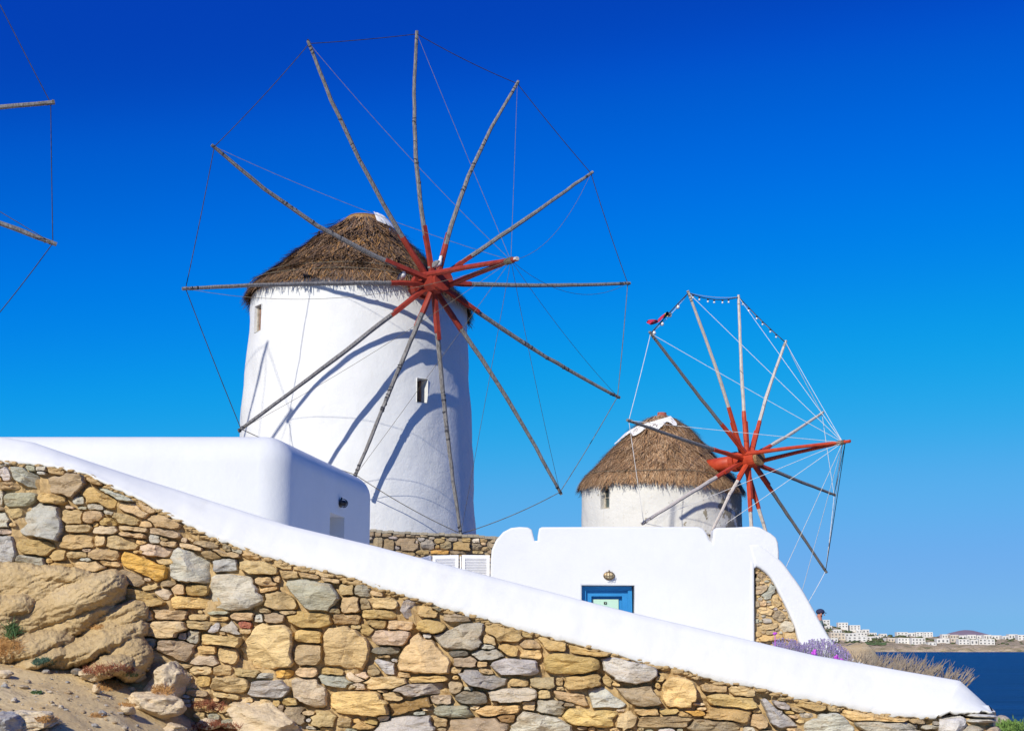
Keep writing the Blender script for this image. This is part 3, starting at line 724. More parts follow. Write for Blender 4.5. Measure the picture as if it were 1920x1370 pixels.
n1 = gx + 1
for j in range(gy_):
    for i in range(gx): Fc.append((j * n1 + i, (j + 1) * n1 + i, (j + 1) * n1 + i + 1, j * n1 + i + 1))
bpy.data.objects.remove(oc)
oc = mesh('rock_outcrop', V, Fc, 'bedrock', smooth=True)
tag(oc, 'lumpy pale sandstone bedrock bulging out below the wall at the left', 'rock')
BO = [(322,1286,92,118,12,9.72,.30,'big rounded granite boulder leaning against the foot of the wall'),
      (292,1318,118,62,-4,9.35,.22,'low flat-topped boulder half sunk in the dusty ground'),
      (500,1352,160,92,8,9.5,.26,'broad pale boulder at the bottom beneath the yellow wall stone'),
      (180,1262,66,30,-10,9.4,.14,'small pale rock beside reddish dry weeds'),
      (262,1268,30,22,0,9.3,.07,'small light grey stone at the corner of the bedrock'),
      (143,1258,22,14,0,9.1,.05,'dark little stone alone on the open dirt'),
      (60,1352,120,44,0,8.05,.2,'grey stone cluster rock at the very bottom left corner'),
      (10,1358,60,60,0,8.0,.14,'bluish grey stone cut off by the left bottom corner'),
      (395,1358,44,26,0,9.2,.08,'small rough grey stone between boulder and red weeds'),
      (8,1262,26,18,0,9.0,.06,'pale round stone at the left frame edge'),
      (180,1290,18,16,0,8.9,.04,'tan cube-like pebble in the middle of the dirt'),
      (240,1330,40,22,0,8.6,.07,'low tan stone in front of the half-sunk boulder'),
      (322,1368,50,26,0,8.3,.08,'orange tan stone cut by the bottom edge')]
def cast_y(px, py):
    bpy.context.view_layer.update()
    ok, loc, *_ = S.ray_cast(bpy.context.evaluated_depsgraph_get(), Vector((0, 0, 0)), ray(px, py).normalized())
    return loc.y if ok and loc.y < 10.5 else 9.6
for i, (x, y, w_, h_, an, Y, dp, lb) in enumerate(BO):
    Y = min(cast_y(x, min(y + h_ * .40, 1369)), 9.95) + dp * (.2 if w_ < 60 else .45) - .04
    cc = (.66, .54, .37) if 'grey' in lb or 'granite' in lb else (.66, .52, .34)
    if 'bluish' in lb: cc = (.42, .41, .40)
    if 'dark' in lb: cc = (.2, .19, .18)
    o = px_rock(x, y, w_, h_, an, Y, dp, 71 + i, name='boulder' if w_ > 60 else 'loose_stone', planes=15, sub=5 if w_ > 40 else 3, amp=.17, m='stone', cols=cc, flat=.56)
    tag(o, lb, 'boulder' if w_ > 60 else 'stone', 'boulders at the foot of the wall' if w_ > 60 else 'loose stones on the dirt')
def ground_hit(px, py):
    d = ray(px, py); lo = 6.0
    Y = 6.0
    while Y < 10.2:
        p = d * (Y / d.y)
        if p.z < gz(p.x, p.y): return Vector((p.x, p.y, gz(p.x, p.y)))
        Y += .02
    return Vector((0, 0, -9))
V2, F2, C2 = [], [], []
bm = bmesh.new(); bmesh.ops.create_icosphere(bm, subdivisions=2, radius=1)
IV = np.array([v.co[:] for v in bm.verts]); IF = [[v.index for v in f.verts] for f in bm.faces]; bm.free()
for i in range(4200):
    x = random.uniform(-4.6, -1.2); y = random.uniform(6.2, 9.95)
    r = .003 + .022 * random.random() ** 7
    z = gz(x, y)
    P = IV * np.array([r * random.uniform(.8, 1.5), r * random.uniform(.8, 1.4), r * random.uniform(.5, .9)]) * rng.uniform(.75, 1.15, (len(IV), 1)) + np.array([x, y, z + r * .25])
    n = len(V2); V2 += [tuple(p) for p in P]; F2 += [[q + n for q in f] for f in IF]
    cc = np.array(random.choice([(.46, .38, .27), (.36, .34, .31), (.52, .46, .37), (.40, .29, .17)])); C2 += [cc] * len(P)
me = bpy.data.meshes.new('pebbles'); me.from_pydata(V2, [], F2); me.update(); setcol(me, C2)
tag(link('pebbles', me, None, [M['stone']]), kind='stuff')
mb = MB()
for i in range(3200):
    x = random.uniform(-4.6, -1.2); y = random.uniform(6.2, 9.95)
    if vn(x * 2.2, y * 2.2, 31, 3) < -.05: continue
    z = gz(x, y) + .002; a = random.uniform(0, 6.283); l_ = random.uniform(.008, .03)
    d_ = Vector((math.cos(a), math.sin(a), random.uniform(0, .5))) * l_; s_ = Vector((-math.sin(a), math.cos(a), 0)) * .0012
    p_ = Vector((x, y, z)); mb.add([p_ - s_, p_ + s_, p_ + d_], [(0, 1, 2)])
M['litter'] = simple('dry_litter', (.30, .18, .08), (.55, .40, .22), 14, .9, 0)
tag(mb.build('dry_litter', 'litter'), kind='stuff')
# dry weeds
def cast_y(px, py):
    bpy.context.view_layer.update()
    ok, loc, *_ = S.ray_cast(bpy.context.evaluated_depsgraph_get(), Vector((0, 0, 0)), ray(px, py).normalized())
    return loc.y if ok and loc.y < 10.5 else 9.6
M['straw'] = simple('dry_orange_weed', (.34, .16, .05), (.52, .30, .11), 12, .9, 0)
M['redweed'] = simple('dry_red_weed', (.20, .06, .035), (.36, .14, .07), 12, .9, 0)
M['greenweed'] = simple('green_weed', (.04, .09, .03), (.10, .17, .06), 12, .8, 0)
M['greygreen'] = simple('grey_green_weed', (.05, .10, .07), (.10, .17, .12), 12, .8, 0)
def blade(mb, p, d, L_, w_, bend=.4):
    d = Vector(d).normalized(); s = d.cross(Vector((0, 1, .2)))
    s = s.normalized() if s.length > .01 else Vector((1, 0, 0))
    q = p + d * L_ * .55; e = p + (d + Vector((random.gauss(0, bend), random.gauss(0, bend), -abs(random.gauss(0, bend))))).normalized() * L_
    mb.add([p - s * w_, p + s * w_, q + s * w_ * .7, q - s * w_ * .7, e], [(0, 1, 2, 3), (3, 2, 4)])
for (x, y, wr, hr, mt, n, lb, nm) in [
    (205,1252,50,20,'redweed',700,'reddish brown dry weed mat under the bedrock tip','dry_weed'),
    (10,1205,30,34,'straw',420,'straw coloured dry weed clump at the left frame edge by the bedrock','dry_weed'),
    (82,1238,22,12,'greygreen',420,'small blue-green leafy weed on the dirt left of the reddish mat','green_weed'),
    (205,1283,26,14,'straw',300,'orange dry tuft in front of the reddish mat','dry_weed'),
    (305,1288,22,18,'straw',260,'orange dry grass creeping up the big granite boulder','dry_weed'),
    (180,1172,14,10,'straw',160,'orange dry tuft caught in the bedrock crevice','dry_weed'),
    (392,1318,34,20,'redweed',420,'rusty dry weed at the wall foot right of the big boulder','dry_weed'),
    (405,1358,46,18,'redweed',620,'rusty weed mat at the bottom edge left of the broad pale boulder','dry_weed'),
    (88,1345,22,12,'straw',220,'orange dry tuft near the bottom left on open dirt','dry_weed'),
    (70,1296,12,6,'greenweed',120,'tiny green weed on the open dirt','green_weed'),
    (245,1262,16,8,'greenweed',160,'bright green leaves tucked between bedrock and granite boulder','green_weed'),
    (22,1180,10,22,'greenweed',140,'spindly green stem growing against the bedrock at far left','green_weed'),
    (240,1318,18,8,'straw',160,'orange tuft beside the half-sunk flat boulder','dry_weed'),
    (182,1338,20,8,'straw',160,'faint orange tuft at bottom centre of the dirt','dry_weed')]:
    mb = MB(); dg_ = bpy.context.evaluated_depsgraph_get()
    for i in range(int(n * 1.3)):
        a = random.uniform(0, 6.283); r = random.random() ** .6
        X_, Y_ = x + wr * r * math.cos(a), y + hr * .35 + hr * .55 * r * math.sin(a)
        if vn(X_ * .11, Y_ * .16, wr, 3) < -.32 and r > .45: continue
        ok, loc, *_ = S.ray_cast(dg_, Vector((0, 0, 0)), ray(X_, Y_).normalized())
        if not ok or loc.y > 10.3: continue
        k = loc.y / F
        blade(mb, loc, (random.gauss(0, .8), random.gauss(-.3, .6), .8), random.uniform(.3, 1.25) * hr * k * (1.3 if 'stem' in lb else .75), 0.0016 if mt in ('straw', 'redweed') else .0028)
    if not mb.V: continue
    bpy.context.view_layer.update(); tag(mb.build(nm, mt), lb, 'weed', 'weeds at the foot of the wall')

# ------------------------------------------------------------------ left white house
ho = thing('left_white_house', (-5, 22, -1), 'flat-roofed white cube house at left with a shaded right side and small niche', 'house')
ho.name = 'white_house'
bm = bmesh.new()
Y0, Y1 = 20.0, 25.6
pa = at(541, 812, Y0); pb = at(703, 905, Y1)
zt = pa.z
zt2 = pb.z + .10
pts = [(-12.5, Y0, zt), (pa.x, Y0, zt), (pb.x, Y1, zt2), (-12.5, Y1 + .4, zt)]
tv = [bm.verts.new(p) for p in pts]; bv = [bm.verts.new((p[0], p[1], -1.3)) for p in pts]
bm.faces.new(tv); bm.faces.new(bv[::-1])
for i in range(4): bm.faces.new((tv[i], bv[i], bv[(i + 1) % 4], tv[(i + 1) % 4]))
bmesh.ops.recalc_face_normals(bm, faces=bm.faces)
vert_e = [e for e in bm.edges if abs(e.verts[0].co.z - e.verts[1].co.z) > 1]
top_e = [e for e in bm.edges if all(v.co.z > 1 for v in e.verts)]
bmesh.ops.bevel(bm, geom=top_e + vert_e, offset=.40, segments=9, profile=.5, affect='EDGES')
me = bpy.data.meshes.new('wall'); bm.to_mesh(me); bm.free()
hw = link('wall', me, ho, [M['white']])
# niche cut in side wall
sd = (Vector((pb.x, Y1, 0)) - Vector((pa.x, Y0, 0))).normalized()     # along side wall
sn = Vector((sd.y, -sd.x, 0))                                        # outward
A0 = Vector((pa.x, Y0, 0))
def side(px, py):
    d = ray(px, py); t = A0.dot(sn) / d.dot(sn); return d * t
q0 = side(619, 960); q1 = side(646, 968); qb = side(619, 1030)
cut = MB().box(((q0 + q1) / 2 + Vector((0, 0, (qb.z - q0.z) / 2 - .2))) - sn * .0, (.7, (q1 - q0).length, abs(q0.z - qb.z) + .6), Matrix.Rotation(math.atan2(sn.y, sn.x), 3, 'Z')).build('cut', 'white')
zt_n = q0.z
for v in cut.data.vertices: v.co.z = min(v.co.z, zt_n) if v.co.z > qb.z + .1 else v.co.z
md = hw.modifiers.new('b', 'BOOLEAN'); md.object = cut; md.solver = 'EXACT'
bpy.context.view_layer.update()
nm_ = bake(hw); hw.modifiers.clear(); hw.data = nm_; bpy.data.objects.remove(cut)
hw.data.polygons.foreach_set('use_smooth', [True] * len(hw.data.polygons)); hw.data.set_sharp_from_angle(angle=R(35))
mb = MB().box((q0 + q1) / 2 - sn * .33 + Vector((0, 0, -.5)), (.04, (q1 - q0).length - .02, 1.6), Matrix.Rotation(math.atan2(sn.y, sn.x), 3, 'Z'))
# ------------------------------------------------------------------ wall lamps (bulkheads)
def bulkhead(loc, nrm, s, label, mat_b, mat_g):
    t = thing('wall_lamp', loc, label, 'lamp')
    n = Vector(nrm).normalized(); u = Vector((0, 0, 1)).cross(n).normalized(); z = Vector((0, 0, 1))
    rot = Matrix((u, n, z)).transposed()
    mb = MB(); mb.ball(Vector(loc) + n * .02, s, 20, 10, (1, .22, .72), rot); mb.build('base', mat_b, t, True)
    mb = MB(); mb.ball(Vector(loc) + n * .05, s * .8, 16, 10, (1, .75, .62), rot); mb.build('glass', mat_g, t, True)
    for k in (-1, 0, 1):
        pts = []
        for j in range(13):
            a = math.pi * j / 12
            pts.append(Vector(loc) + n * (.05 + math.sin(a) * s * .70) + u * (k * s * .48) + z * (math.cos(a) * s * .62 * (1.1 if k else 1.15)))
        MB().tube(pts, s * .045, 6).build('guard_bar', mat_b, t, True)
    pts = [Vector(loc) + n * (.05 + math.sin(math.pi * j / 12) * s * .72) + u * (math.cos(math.pi * j / 12) * s * .95) for j in range(13)]
    MB().tube(pts, s * .045, 6).build('guard_bar', mat_b, t, True)
    mb = MB(); mb.tube([Vector(loc) + n * .03 + z * s * .6, Vector(loc) + n * .03 + z * s * .95], s * .12, 8); mb.build('conduit', mat_b, t)
lp = side(637, 943)
bulkhead(lp, sn, .095, 'round dark caged bulkhead lamp on the shaded wall above the small niche', 'darkmetal', 'darkmetal')

# ------------------------------------------------------------------ right white house with blue door
HY = 27.0
h2 = thing('white_house', at(1180, 1300, HY), 'broad white house with notched parapet and recessed blue door', 'house')
def P2(px, py, Y=HY): p = at(px, py, Y); return (p.x, p.z)
sil = [(919, 1330), (919, 1100), (920, 1050), (922, 1030), (930, 1012), (943, 997), (958, 989), (975, 987), (990, 988), (997, 992), (1000, 1003), (1002, 1013), (1008, 1013), (1009, 1000), (1011, 990), (1016, 987.5),
       (1150, 987), (1308, 987), (1318, 990), (1325, 999), (1330, 1011), (1336, 1018), (1337, 1005), (1338, 993), (1343, 989), (1380, 988), (1412, 986), (1425, 988), (1445, 999), (1455, 1007), (1459, 1016), (1461, 1034), (1461, 1050), (1440, 1056), (1422, 1060), (1411, 1068), (1411, 1330)]
door = [(1091, 1290), (1091, 1097), (1189.5, 1097), (1189.5, 1290)]
slab('wall', [P2(*p) for p in sil], [[P2(*p) for p in door[::-1]]], HY, HY + .42, .035, 'white', h2, 4)
zr = at(1200, 1021, HY).z
xa, xb = at(921, 1000, HY).x + .03, at(1459, 1000, HY).x - .03
for (x0_, x1_, y0_, y1_, z0_, z1_) in ((xa, at(1088, 1000, HY).x, HY + .40, HY + 5.5, -1.5, zr), (at(1192, 1000, HY).x, xb, HY + .402, HY + 5.5, -1.5, zr + .002),):
    pass
mb = MB().box(((xa + xb) / 2, HY + 3.2, (zr - 1.5) / 2), (xb - xa, 4.7, zr + 1.5)); o = mb.build('rear_rooms', 'white', h2)
mb = MB().box(((xa + xb) / 2, HY + .625, zr - .1), (xb - xa, .43, .2)); mb.build('roof_slab', 'white', h2)
# door parts
d0, d1 = at(1091, 1097, HY), at(1189.5, 1290, HY)
dl, dr, dt = d0.x + .03, d1.x - .03, d0.z - .03
zb = -1.05
def frame_box(x0, x1, zt, wd, y0, y1, mat_, nm, par):
    for nme, b in (('jamb', (x0, x0 + wd)), ('jamb', (x1 - wd, x1))):
        MB().box(((b[0] + b[1]) / 2, (y0 + y1) / 2, (zt - wd + zb) / 2), (wd, y1 - y0, zt - wd - zb)).build(nme, mat_, par)
    MB().box(((x0 + x1) / 2, (y0 + y1) / 2, zt - wd / 2), (x1 - x0, y1 - y0, wd)).build('lintel', mat_, par)
frm = MB().box(((dl + dr) / 2, HY + .42, dt - .012), (dr - dl + .05, .10, .03)).build('door_frame', 'blue', h2)
frame_box(dl - .025, dr + .025, dt + .022, .075, HY + .16, HY + .30, 'blue', 'jamb', frm)
frame_box(dl + .05, dr - .05, dt - .053, .10, HY + .22, HY + .34, 'blue', 'jamb', frm)
lf = MB().box(((dl + dr) / 2, HY + .35, (dt - .15 + zb) / 2), (dr - dl - .25, .05, dt - .15 - zb - .003)).build('door', 'blue', h2)
MB().box(((dl + dr) / 2 - .02, HY + .315, (dt - .19 + zb) / 2), (dr - dl - .38, .03, dt - .19 - zb - .03)).build('panel', 'mint', lf)
bx = at(1135, 1130, HY + .29)
MB().box((bx.x, HY + .292, bx.z), (.05, .018, .042)).build('number_plate', 'dark', lf)
MB().box((bx.x + .006, HY + .281, bx.z), (.010, .004, .026)).build('numeral', 'mint', lf)
MB().box(((dl + dr) / 2, HY + .46, .2), (dr - dl + .5, .02, 2.9)).build('back_wall', 'white', h2)
bulkhead(at(1142, 1079, HY - .0), (0, -1, 0), .105, 'oval brass caged bulkhead lamp on the sunlit wall above the blue door', 'bronze', 'lampglass')

# flared stair wall (buttress) with exposed rubble
sw = thing('stair_wall', at(1460, 1250, HY), 'curved white stair wall flaring down to the right around a triangle of rubble stone', 'wall')
outer = catmull([(1424, 1020), (1444, 1034), (1466, 1052), (1486, 1078), (1505, 1105), (1525, 1140), (1543, 1172), (1560, 1200), (1580, 1221), (1605, 1236), (1640, 1250), (1690, 1262)], 5)
inner = catmull([(1404, 1020), (1413, 1052), (1417, 1060), (1430, 1068), (1446, 1084), (1463, 1115), (1478, 1145), (1492, 1178), (1500, 1205), (1515, 1228), (1540, 1252), (1580, 1290)], 5)
ring = [P2(*p, HY - .02) for p in outer] + [P2(1690, 1330, HY - .02), P2(1590, 1330, HY - .02)] + [P2(*p, HY - .02) for p in inner[::-1]]
slab('coping', ring, [], HY - .015, HY + .95, .05, 'white', sw, 4)
trI = [(1413, 1040), (1440, 1066), (1456, 1092), (1470, 1120), (1484, 1150), (1496, 1180), (1508, 1215), (1530, 1245), (1560, 1300)]
tri = [P2(x + 8, y, HY + .16) for x, y in trI] + [P2(1405, 1300, HY + .16)]
slab('rubble_core', tri, [], HY + .13, HY + .5, .01, 'mortar', sw, 1)
ttop = [(1400, 1050), (1418, 1052), (1440, 1066), (1456, 1086), (1470, 1114), (1484, 1144), (1496, 1174), (1506, 1206), (1530, 1240), (1560, 1270)]
ps = pack([(1428,1080,18,12,40,'b'),(1440,1110,20,30,30,'G'),(1430,1105,16,34,80,'b'),(1455,1125,14,26,-30,'t'),(1435,1145,28,14,10,'t'),(1460,1155,24,18,30,'b'),(1475,1175,26,22,20,'v'),(1440,1175,34,12,-10,'t'),(1445,1195,44,12,-5,'o'),(1482,1192,24,16,10,'t')],
          ttop, [(1400, 1285), (1560, 1285)], 1416, 1545, (9, 20), (6, 12), 3000, False, edges=(1415, None), palette='tttbbovG')
build_stones(ps, HY + .14, sw, 1.0)
ribs = slab('side_lip', [P2(1407, 1050, HY - .02), P2(1414.5, 1056, HY - .02), P2(1415.5, 1300, HY - .02), P2(1407, 1300, HY - .02)], [], HY - .012, HY + .3, .03, 'white', sw, 2)

# ------------------------------------------------------------------ rear stone wall and white louvred gate
RY = 34.0
rw = thing('stone_wall', at(800, 1100, RY), 'low grey-brown rubble wall at the foot of the large windmill behind the gate', 'wall')
RT = [(640, 992), (702, 996), (760, 1000), (860, 1004), (915, 1008), (960, 1010)]
V = []; Fc = []
for i in range(61):
    px = 640 + 330 * i / 60; y = interp(px, RT)
    a = at(px, y, RY); b = at(px, y + 110, RY)
    V += [(a.x, RY + .55, a.z), (a.x, RY + .02, a.z), (b.x, RY + .02, b.z), (b.x, RY + .02, -1.2)]
    if i:
        b_ = i * 4
        for k in range(3): Fc.append((b_ - 4 + k, b_ - 3 + k, b_ + 1 + k, b_ + k))
M['mortar_dark'] = ground_like('brown_mortar', [(.20, .16, .11), (.28, .22, .15), (.34, .28, .19), (.14, .11, .07), (.42, .36, .27)], .010, 1.5)
mesh('mortar_core', V, Fc, 'mortar_dark', rw)
r6 = [(75,380,150,160,0,'b'),(235,410,160,180,0,'b'),(520,405,330,220,0,'b'),(820,405,220,160,0,'v'),(985,350,160,75,0,'o'),(960,440,70,60,0,'o'),(1090,420,170,110,-12,'b'),(1330,435,270,150,5,'o'),(370,450,80,60,0,'v'),
 (200,255,150,70,0,'b'),(300,300,130,50,0,'v'),(70,250,110,70,0,'b'),(400,265,180,60,0,'b'),(720,330,120,60,0,'v'),(560,270,150,50,0,'b'),(880,310,90,40,0,'v'),(1195,330,130,60,0,'v'),(1390,340,130,70,0,'o'),(1545,350,110,70,0,'W'),(1650,340,110,60,0,'o'),
 (1545,440,180,110,0,'b'),(1680,470,120,60,0,'t'),(520,545,220,60,0,'t'),(740,520,210,75,0,'o'),(1000,520,290,65,0,'y'),(1300,525,290,55,0,'b'),(1570,520,160,50,0,'t'),(380,520,110,60,0,'b'),(650,370,50,60,0,'v'),(1050,270,150,40,0,'b'),(760,275,110,40,0,'b')]
ps = pack(conv(r6, 8.0, 700, 970), RT, [(600, 1160), (1000, 1160)], 640, 960, (8, 20), (5, 12), 3600, False, palette='bbvtb')
build_stones(ps, RY, rw, 1.0, tone=.74)
mb = MB()
for i in range(30):
    px = 642 + 320 * i / 30; a = at(px, interp(px, RT) - 1, RY); b = at(px + 10.5, interp(px + 10.5, RT) - 1, RY)
    c = (a + b) / 2
    MB().box((c.x, RY + .24, c.z + random.uniform(-.012, .012)), ((b.x - a.x) * .985, .60, .06 + random.uniform(-.008, .008)), Matrix.Rotation(R(1.2 + random.uniform(-1, 1)), 3, 'Y')).build('slab', simple('slab_stone_%d' % (i % 3), (.22, .19, .14), (.36, .31, .23), 6, .9, .01, 20) if i < 3 else bpy.data.materials['slab_stone_%d' % (i % 3)], rw)
GY = 27.6
gt = thing('louvred_gate', at(850, 1130, GY), 'white louvred folding gate leaning between the sloping parapet and the house', 'gate')
gt.name = 'gate'
def panel(x0, x1, yl, yr, Ya, Yb):
    a, b = at(x0, yl, Ya), at(x1, yr, Yb); h = 1.35
    u = (b - a); L_ = u.length; ud = u.normalized(); nn = Vector((ud.y, -ud.x, 0)).normalized()
    rot = Matrix((ud, -nn, Vector((0, 0, 1)))).transposed()
    pan = MB().box(a + ud * .03 - Vector((0, 0, h / 2)), (.055, .05, h), rot).build('frame', 'louvre', gt)
    MB().box(b - ud * .03 - Vector((0, 0, h / 2)), (.055, .05, h), rot).build('stile', 'louvre', pan)
    MB().box((a + b) / 2 - Vector((0, 0, .03)), (L_ - .115, .046, .06), rot).build('rail', 'louvre', pan)
    k = 0; z = .085
    sl_me = None
    while z < h - .05:
        tilt = Matrix.Rotation(R(-52), 3, ud)
        o = MB().box((a + b) / 2 - Vector((0, 0, z)), (L_ - .116, .05, .010), tilt @ rot).build('slat', 'louvre', pan)
        z += .047
    return pan
panel(866, 918.5, 1040, 1040.5, GY, GY)
panel(811, 858 + 2, 1041, 1040, GY, GY)
panel(770, 807, 1050, 1041.5, GY - .55, GY - .02)
MB().box(at(863.3, 1094, GY) - Vector((0, 0, .2)), (.025, .03, 1.4)).build('hinge_post', 'louvre', gt)

# ------------------------------------------------------------------ windmills
def lathe(prof, c, n=72, jit=.0, seed=0, m='tower', name='tower', parent=None):
    V = []; Fc = []
    for j, (r, z) in enumerate(prof):
        for i in range(n):
            th = 2 * math.pi * i / n
            rr = r + jit * vn(math.cos(th) * 2.2, math.sin(th) * 2.2 + seed, z * .9) 
            V.append((c[0] + rr * math.cos(th), c[1] + rr * math.sin(th), z))
    for j in range(len(prof) - 1):
        for i in range(n): Fc.append((j * n + i, j * n + (i + 1) % n, (j + 1) * n + (i + 1) % n, (j + 1) * n + i))
    return mesh(name, V, Fc, m, parent, True)
def thatch_mat(name, a, b, c_):
    m, N, L, B = new_mat(name)
    at_ = N.new('ShaderNodeAttribute'); at_.attribute_name = 'col'
    L.new(at_.outputs['Color'], B.inputs['Base Color']); B.inputs['Roughness'].default_value = .85
    B.inputs['Specular IOR Level'].default_value = .15
    return m
M['thatch'] = thatch_mat('thatch', 0, 0, 0)
M['thatch_core'] = simple('thatch_core', (.035, .024, .016), (.09, .06, .038), 8, .95, .03, 14)
def mill(key, cx, cy, zbase, zeave, Rb, Re, roof, wall_m, tilt, strands, pal, label, hub_px, az, el, hubdist, tips, mids, wood, redm, bowL, Rspoke_w, windows, top_sag=0, fringe=.35, seed=1):
    t = thing('windmill', (cx, cy, zbase), label, 'windmill', None)
    rr = random.Random(seed); nr = np.random.default_rng(seed)
    nseg = 26
    prof = []
    for k in range(nseg + 1):
        u = k / nseg; z = zbase + (zeave - zbase) * u
        prof.append((Rb + (Re - Rb) * (u ** .85), z))
    tw = lathe(prof, (cx, cy), 96, .05, seed, wall_m, 'tower', t)
    # windows: cut real openings
    for (px, py, wpx, hpx, kind) in windows:
        # ray onto cylinder
        d = ray(px, py); zc = None
        a_ = d.x ** 2 + d.y ** 2; 
        Rl = Re
        for it in range(4):
            bq = -2 * (d.x * cx + d.y * cy); cq = cx * cx + cy * cy - Rl * Rl
            s = (-bq - math.sqrt(max(bq * bq - 4 * a_ * cq, 0))) / (2 * a_)
            p = d * s; u = (p.z - zbase) / (zeave - zbase); Rl = Rb + (Re - Rb) * max(u, 0) ** .85
        nn = Vector((p.x - cx, p.y - cy, 0)).normalized(); k = p.y / F
        tang = Vector((-nn.y, nn.x, 0))
        fore = max(.35, abs(tang.x))
        ww = wpx * k / fore; hh = hpx * k
        rot = Matrix((tang, nn, Vector((0, 0, 1)))).transposed()
        cut = MB().box(p, (ww, .8, hh), rot).build('cut', wall_m)
        md = tw.modifiers.new('b', 'BOOLEAN'); md.object = cut; md.solver = 'EXACT'
        # give the tower a thickness through an inner box later; bake now
        sol = None
        tw.modifiers.clear()
        # manual: thin shell needs depth, so add reveal boxes and remove wall faces inside the opening
        bm = bmesh.new(); bm.from_mesh(tw.data)
        for (co_, no_) in ((p + tang * ww / 2, tang), (p - tang * ww / 2, tang), (p + Vector((0, 0, hh / 2)), Vector((0, 0, 1))), (p - Vector((0, 0, hh / 2)), Vector((0, 0, 1)))):
            gm = [f for f in bm.faces if (f.calc_center_median() - p).length < max(ww, hh) * 1.6 + .8]
            ge = set(e for f in gm for e in f.edges); gv = set(v for f in gm for v in f.verts)
            bmesh.ops.bisect_plane(bm, geom=gm + list(ge) + list(gv), plane_co=co_, plane_no=no_, dist=1e-5)
        dl_ = []
        for f in bm.faces:
            q = f.calc_center_median() - p
            if abs(q.dot(tang)) < ww / 2 - .002 and abs(q.z) < hh / 2 - .002 and abs(q.dot(nn)) < .5: dl_.append(f)
        bmesh.ops.delete(bm, geom=dl_, context='FACES')
        bm.to_mesh(tw.data); bm.free()
        bpy.data.objects.remove(cut)
        wn = mesh('window', *((lambda a: (a.V, a.F))(
            MB().add([p + tang * sx * ww / 2 + Vector((0, 0, sz * hh / 2)) + nn * dd for dd in (.03, -.42) for (sx, sz) in ((-1, -1), (1, -1), (1, 1), (-1, 1))],
                     [(0, 1, 5, 4), (1, 2, 6, 5), (2, 3, 7, 6), (3, 0, 4, 7)]))), wall_m, t)
        dpt = -.40 if kind == 'open' else -.08 if kind == 'shutter' else -.20
        MB().box(p + nn * (dpt - .03), (ww, .03, hh), rot).build('pane', 'dark' if kind == 'open' else 'glass' if kind == 'glass' else 'brown_wood', wn)
        fm = 'grey_frame'
        if kind != 'open':
            fwid = ww * .13
            for sx in (-1, 1): MB().box(p + nn * dpt + tang * sx * (ww / 2 - fwid / 2), (fwid, .06, hh), rot).build('frame', fm, wn)
            for sz in (-1, 0, 1):
                if sz == 0 and kind != 'glass': continue
                MB().box(p + nn * dpt + Vector((0, 0, sz * (hh / 2 - fwid / 2))), (ww - 2 * fwid, .06, fwid * (.6 if sz == 0 else 1)), rot).build('frame', fm, wn)
        else:
            MB().box(p + nn * (-.3) + tang * ww * .42, (ww * .12, .05, hh), rot).build('shutter', 'brown_wood', wn)
    # roof profile roof = [(r,z)...] from eave up
    T = Matrix.Rotation(tilt[0], 3, 'X') @ Matrix.Rotation(tilt[1], 3, 'Y')
    piv = Vector((cx, cy, zeave))
    def rp(r, z, th): 
        return piv + T @ Vector((r * math.cos(th), r * math.sin(th), z - zeave))
    V = []; Fc = []; n = 48
    rf = [(Re * .8, zeave + .05)] + [(r * .965, z - .03) for r, z in roof] 
    for j, (r, z) in enumerate(rf):
        for i in range(n): V.append(rp(r, z, 2 * math.pi * i / n))
    for j in range(len(rf) - 1):
        for i in range(n): Fc.append((j * n + i, j * n + (i + 1) % n, (j + 1) * n + (i + 1) % n, (j + 1) * n + i))
    Fc.append(tuple((len(rf) - 1) * n + i for i in range(n)))
    ro = mesh('roof', V, Fc, 'thatch_core', t, True)
    # straw: overlapping strands following the slope
    cum = [0]
    for a, b in zip(roof[:-1], roof[1:]): cum.append(cum[-1] + math.hypot(b[0] - a[0], b[1] - a[1]))
    LT = cum[-1]
    def onroof(s):
        r = np.interp(s, cum, [q[0] for q in roof]); z = np.interp(s, cum, [q[1] for q in roof])
        if s < 0: 
            r = roof[0][0] + (-s) * .42; z = roof[0][1] + s * .92
        return r, z
    V = []; Fc = []; CC = []
    pal = [np.array(q) for q in pal]
    for i in range(strands):
        fr = rr.random() < .16
        s0 = LT * (1 - math.sqrt(rr.random()) ) if not fr else rr.random() * .35
        th = rr.uniform(0, 2 * math.pi); dth = rr.gauss(0, .05)
        Ls = rr.uniform(.25, .75)
        hair = rr.random() ** 3 * .05
        lift = rr.uniform(.0, .035) + hair
        clump = vn(math.cos(th) * 5 + seed, math.sin(th) * 5, s0 * 1.5, 3)
        wdt = rr.uniform(.008, .020)
        pts = []
        for k in range(3):
            s = s0 + Ls * (.5 - k / 2.)
            if fr: s = s0 + Ls * .5 - k / 2. * (Ls * .5 + s0 + fringe * (.35 + .65 * abs(vn(math.cos(th) * 4, math.sin(th) * 4, seed, 3)) * 2) * rr.random())
            s = min(s, LT)
            r, z = onroof(s)
            lf = (.03 + lift + max(0, clump) * .10) * (1 + (k == 2) * 1.0)
            r += lf * .75; z += lf * .45 * (1 if s > 0 else 0)
            pts.append(rp(r, z, th + dth * (k - 1) + rr.gauss(0, .004)))
        side_ = Vector((-math.sin(th), math.cos(th), 0)) * wdt
        nv = len(V)
        V += [pts[0] - side_, pts[0] + side_, pts[1] - side_, pts[1] + side_, pts[2] - side_ * .4, pts[2] + side_ * .4]
        Fc += [(nv, nv + 1, nv + 3, nv + 2), (nv + 2, nv + 3, nv + 5, nv + 4)]
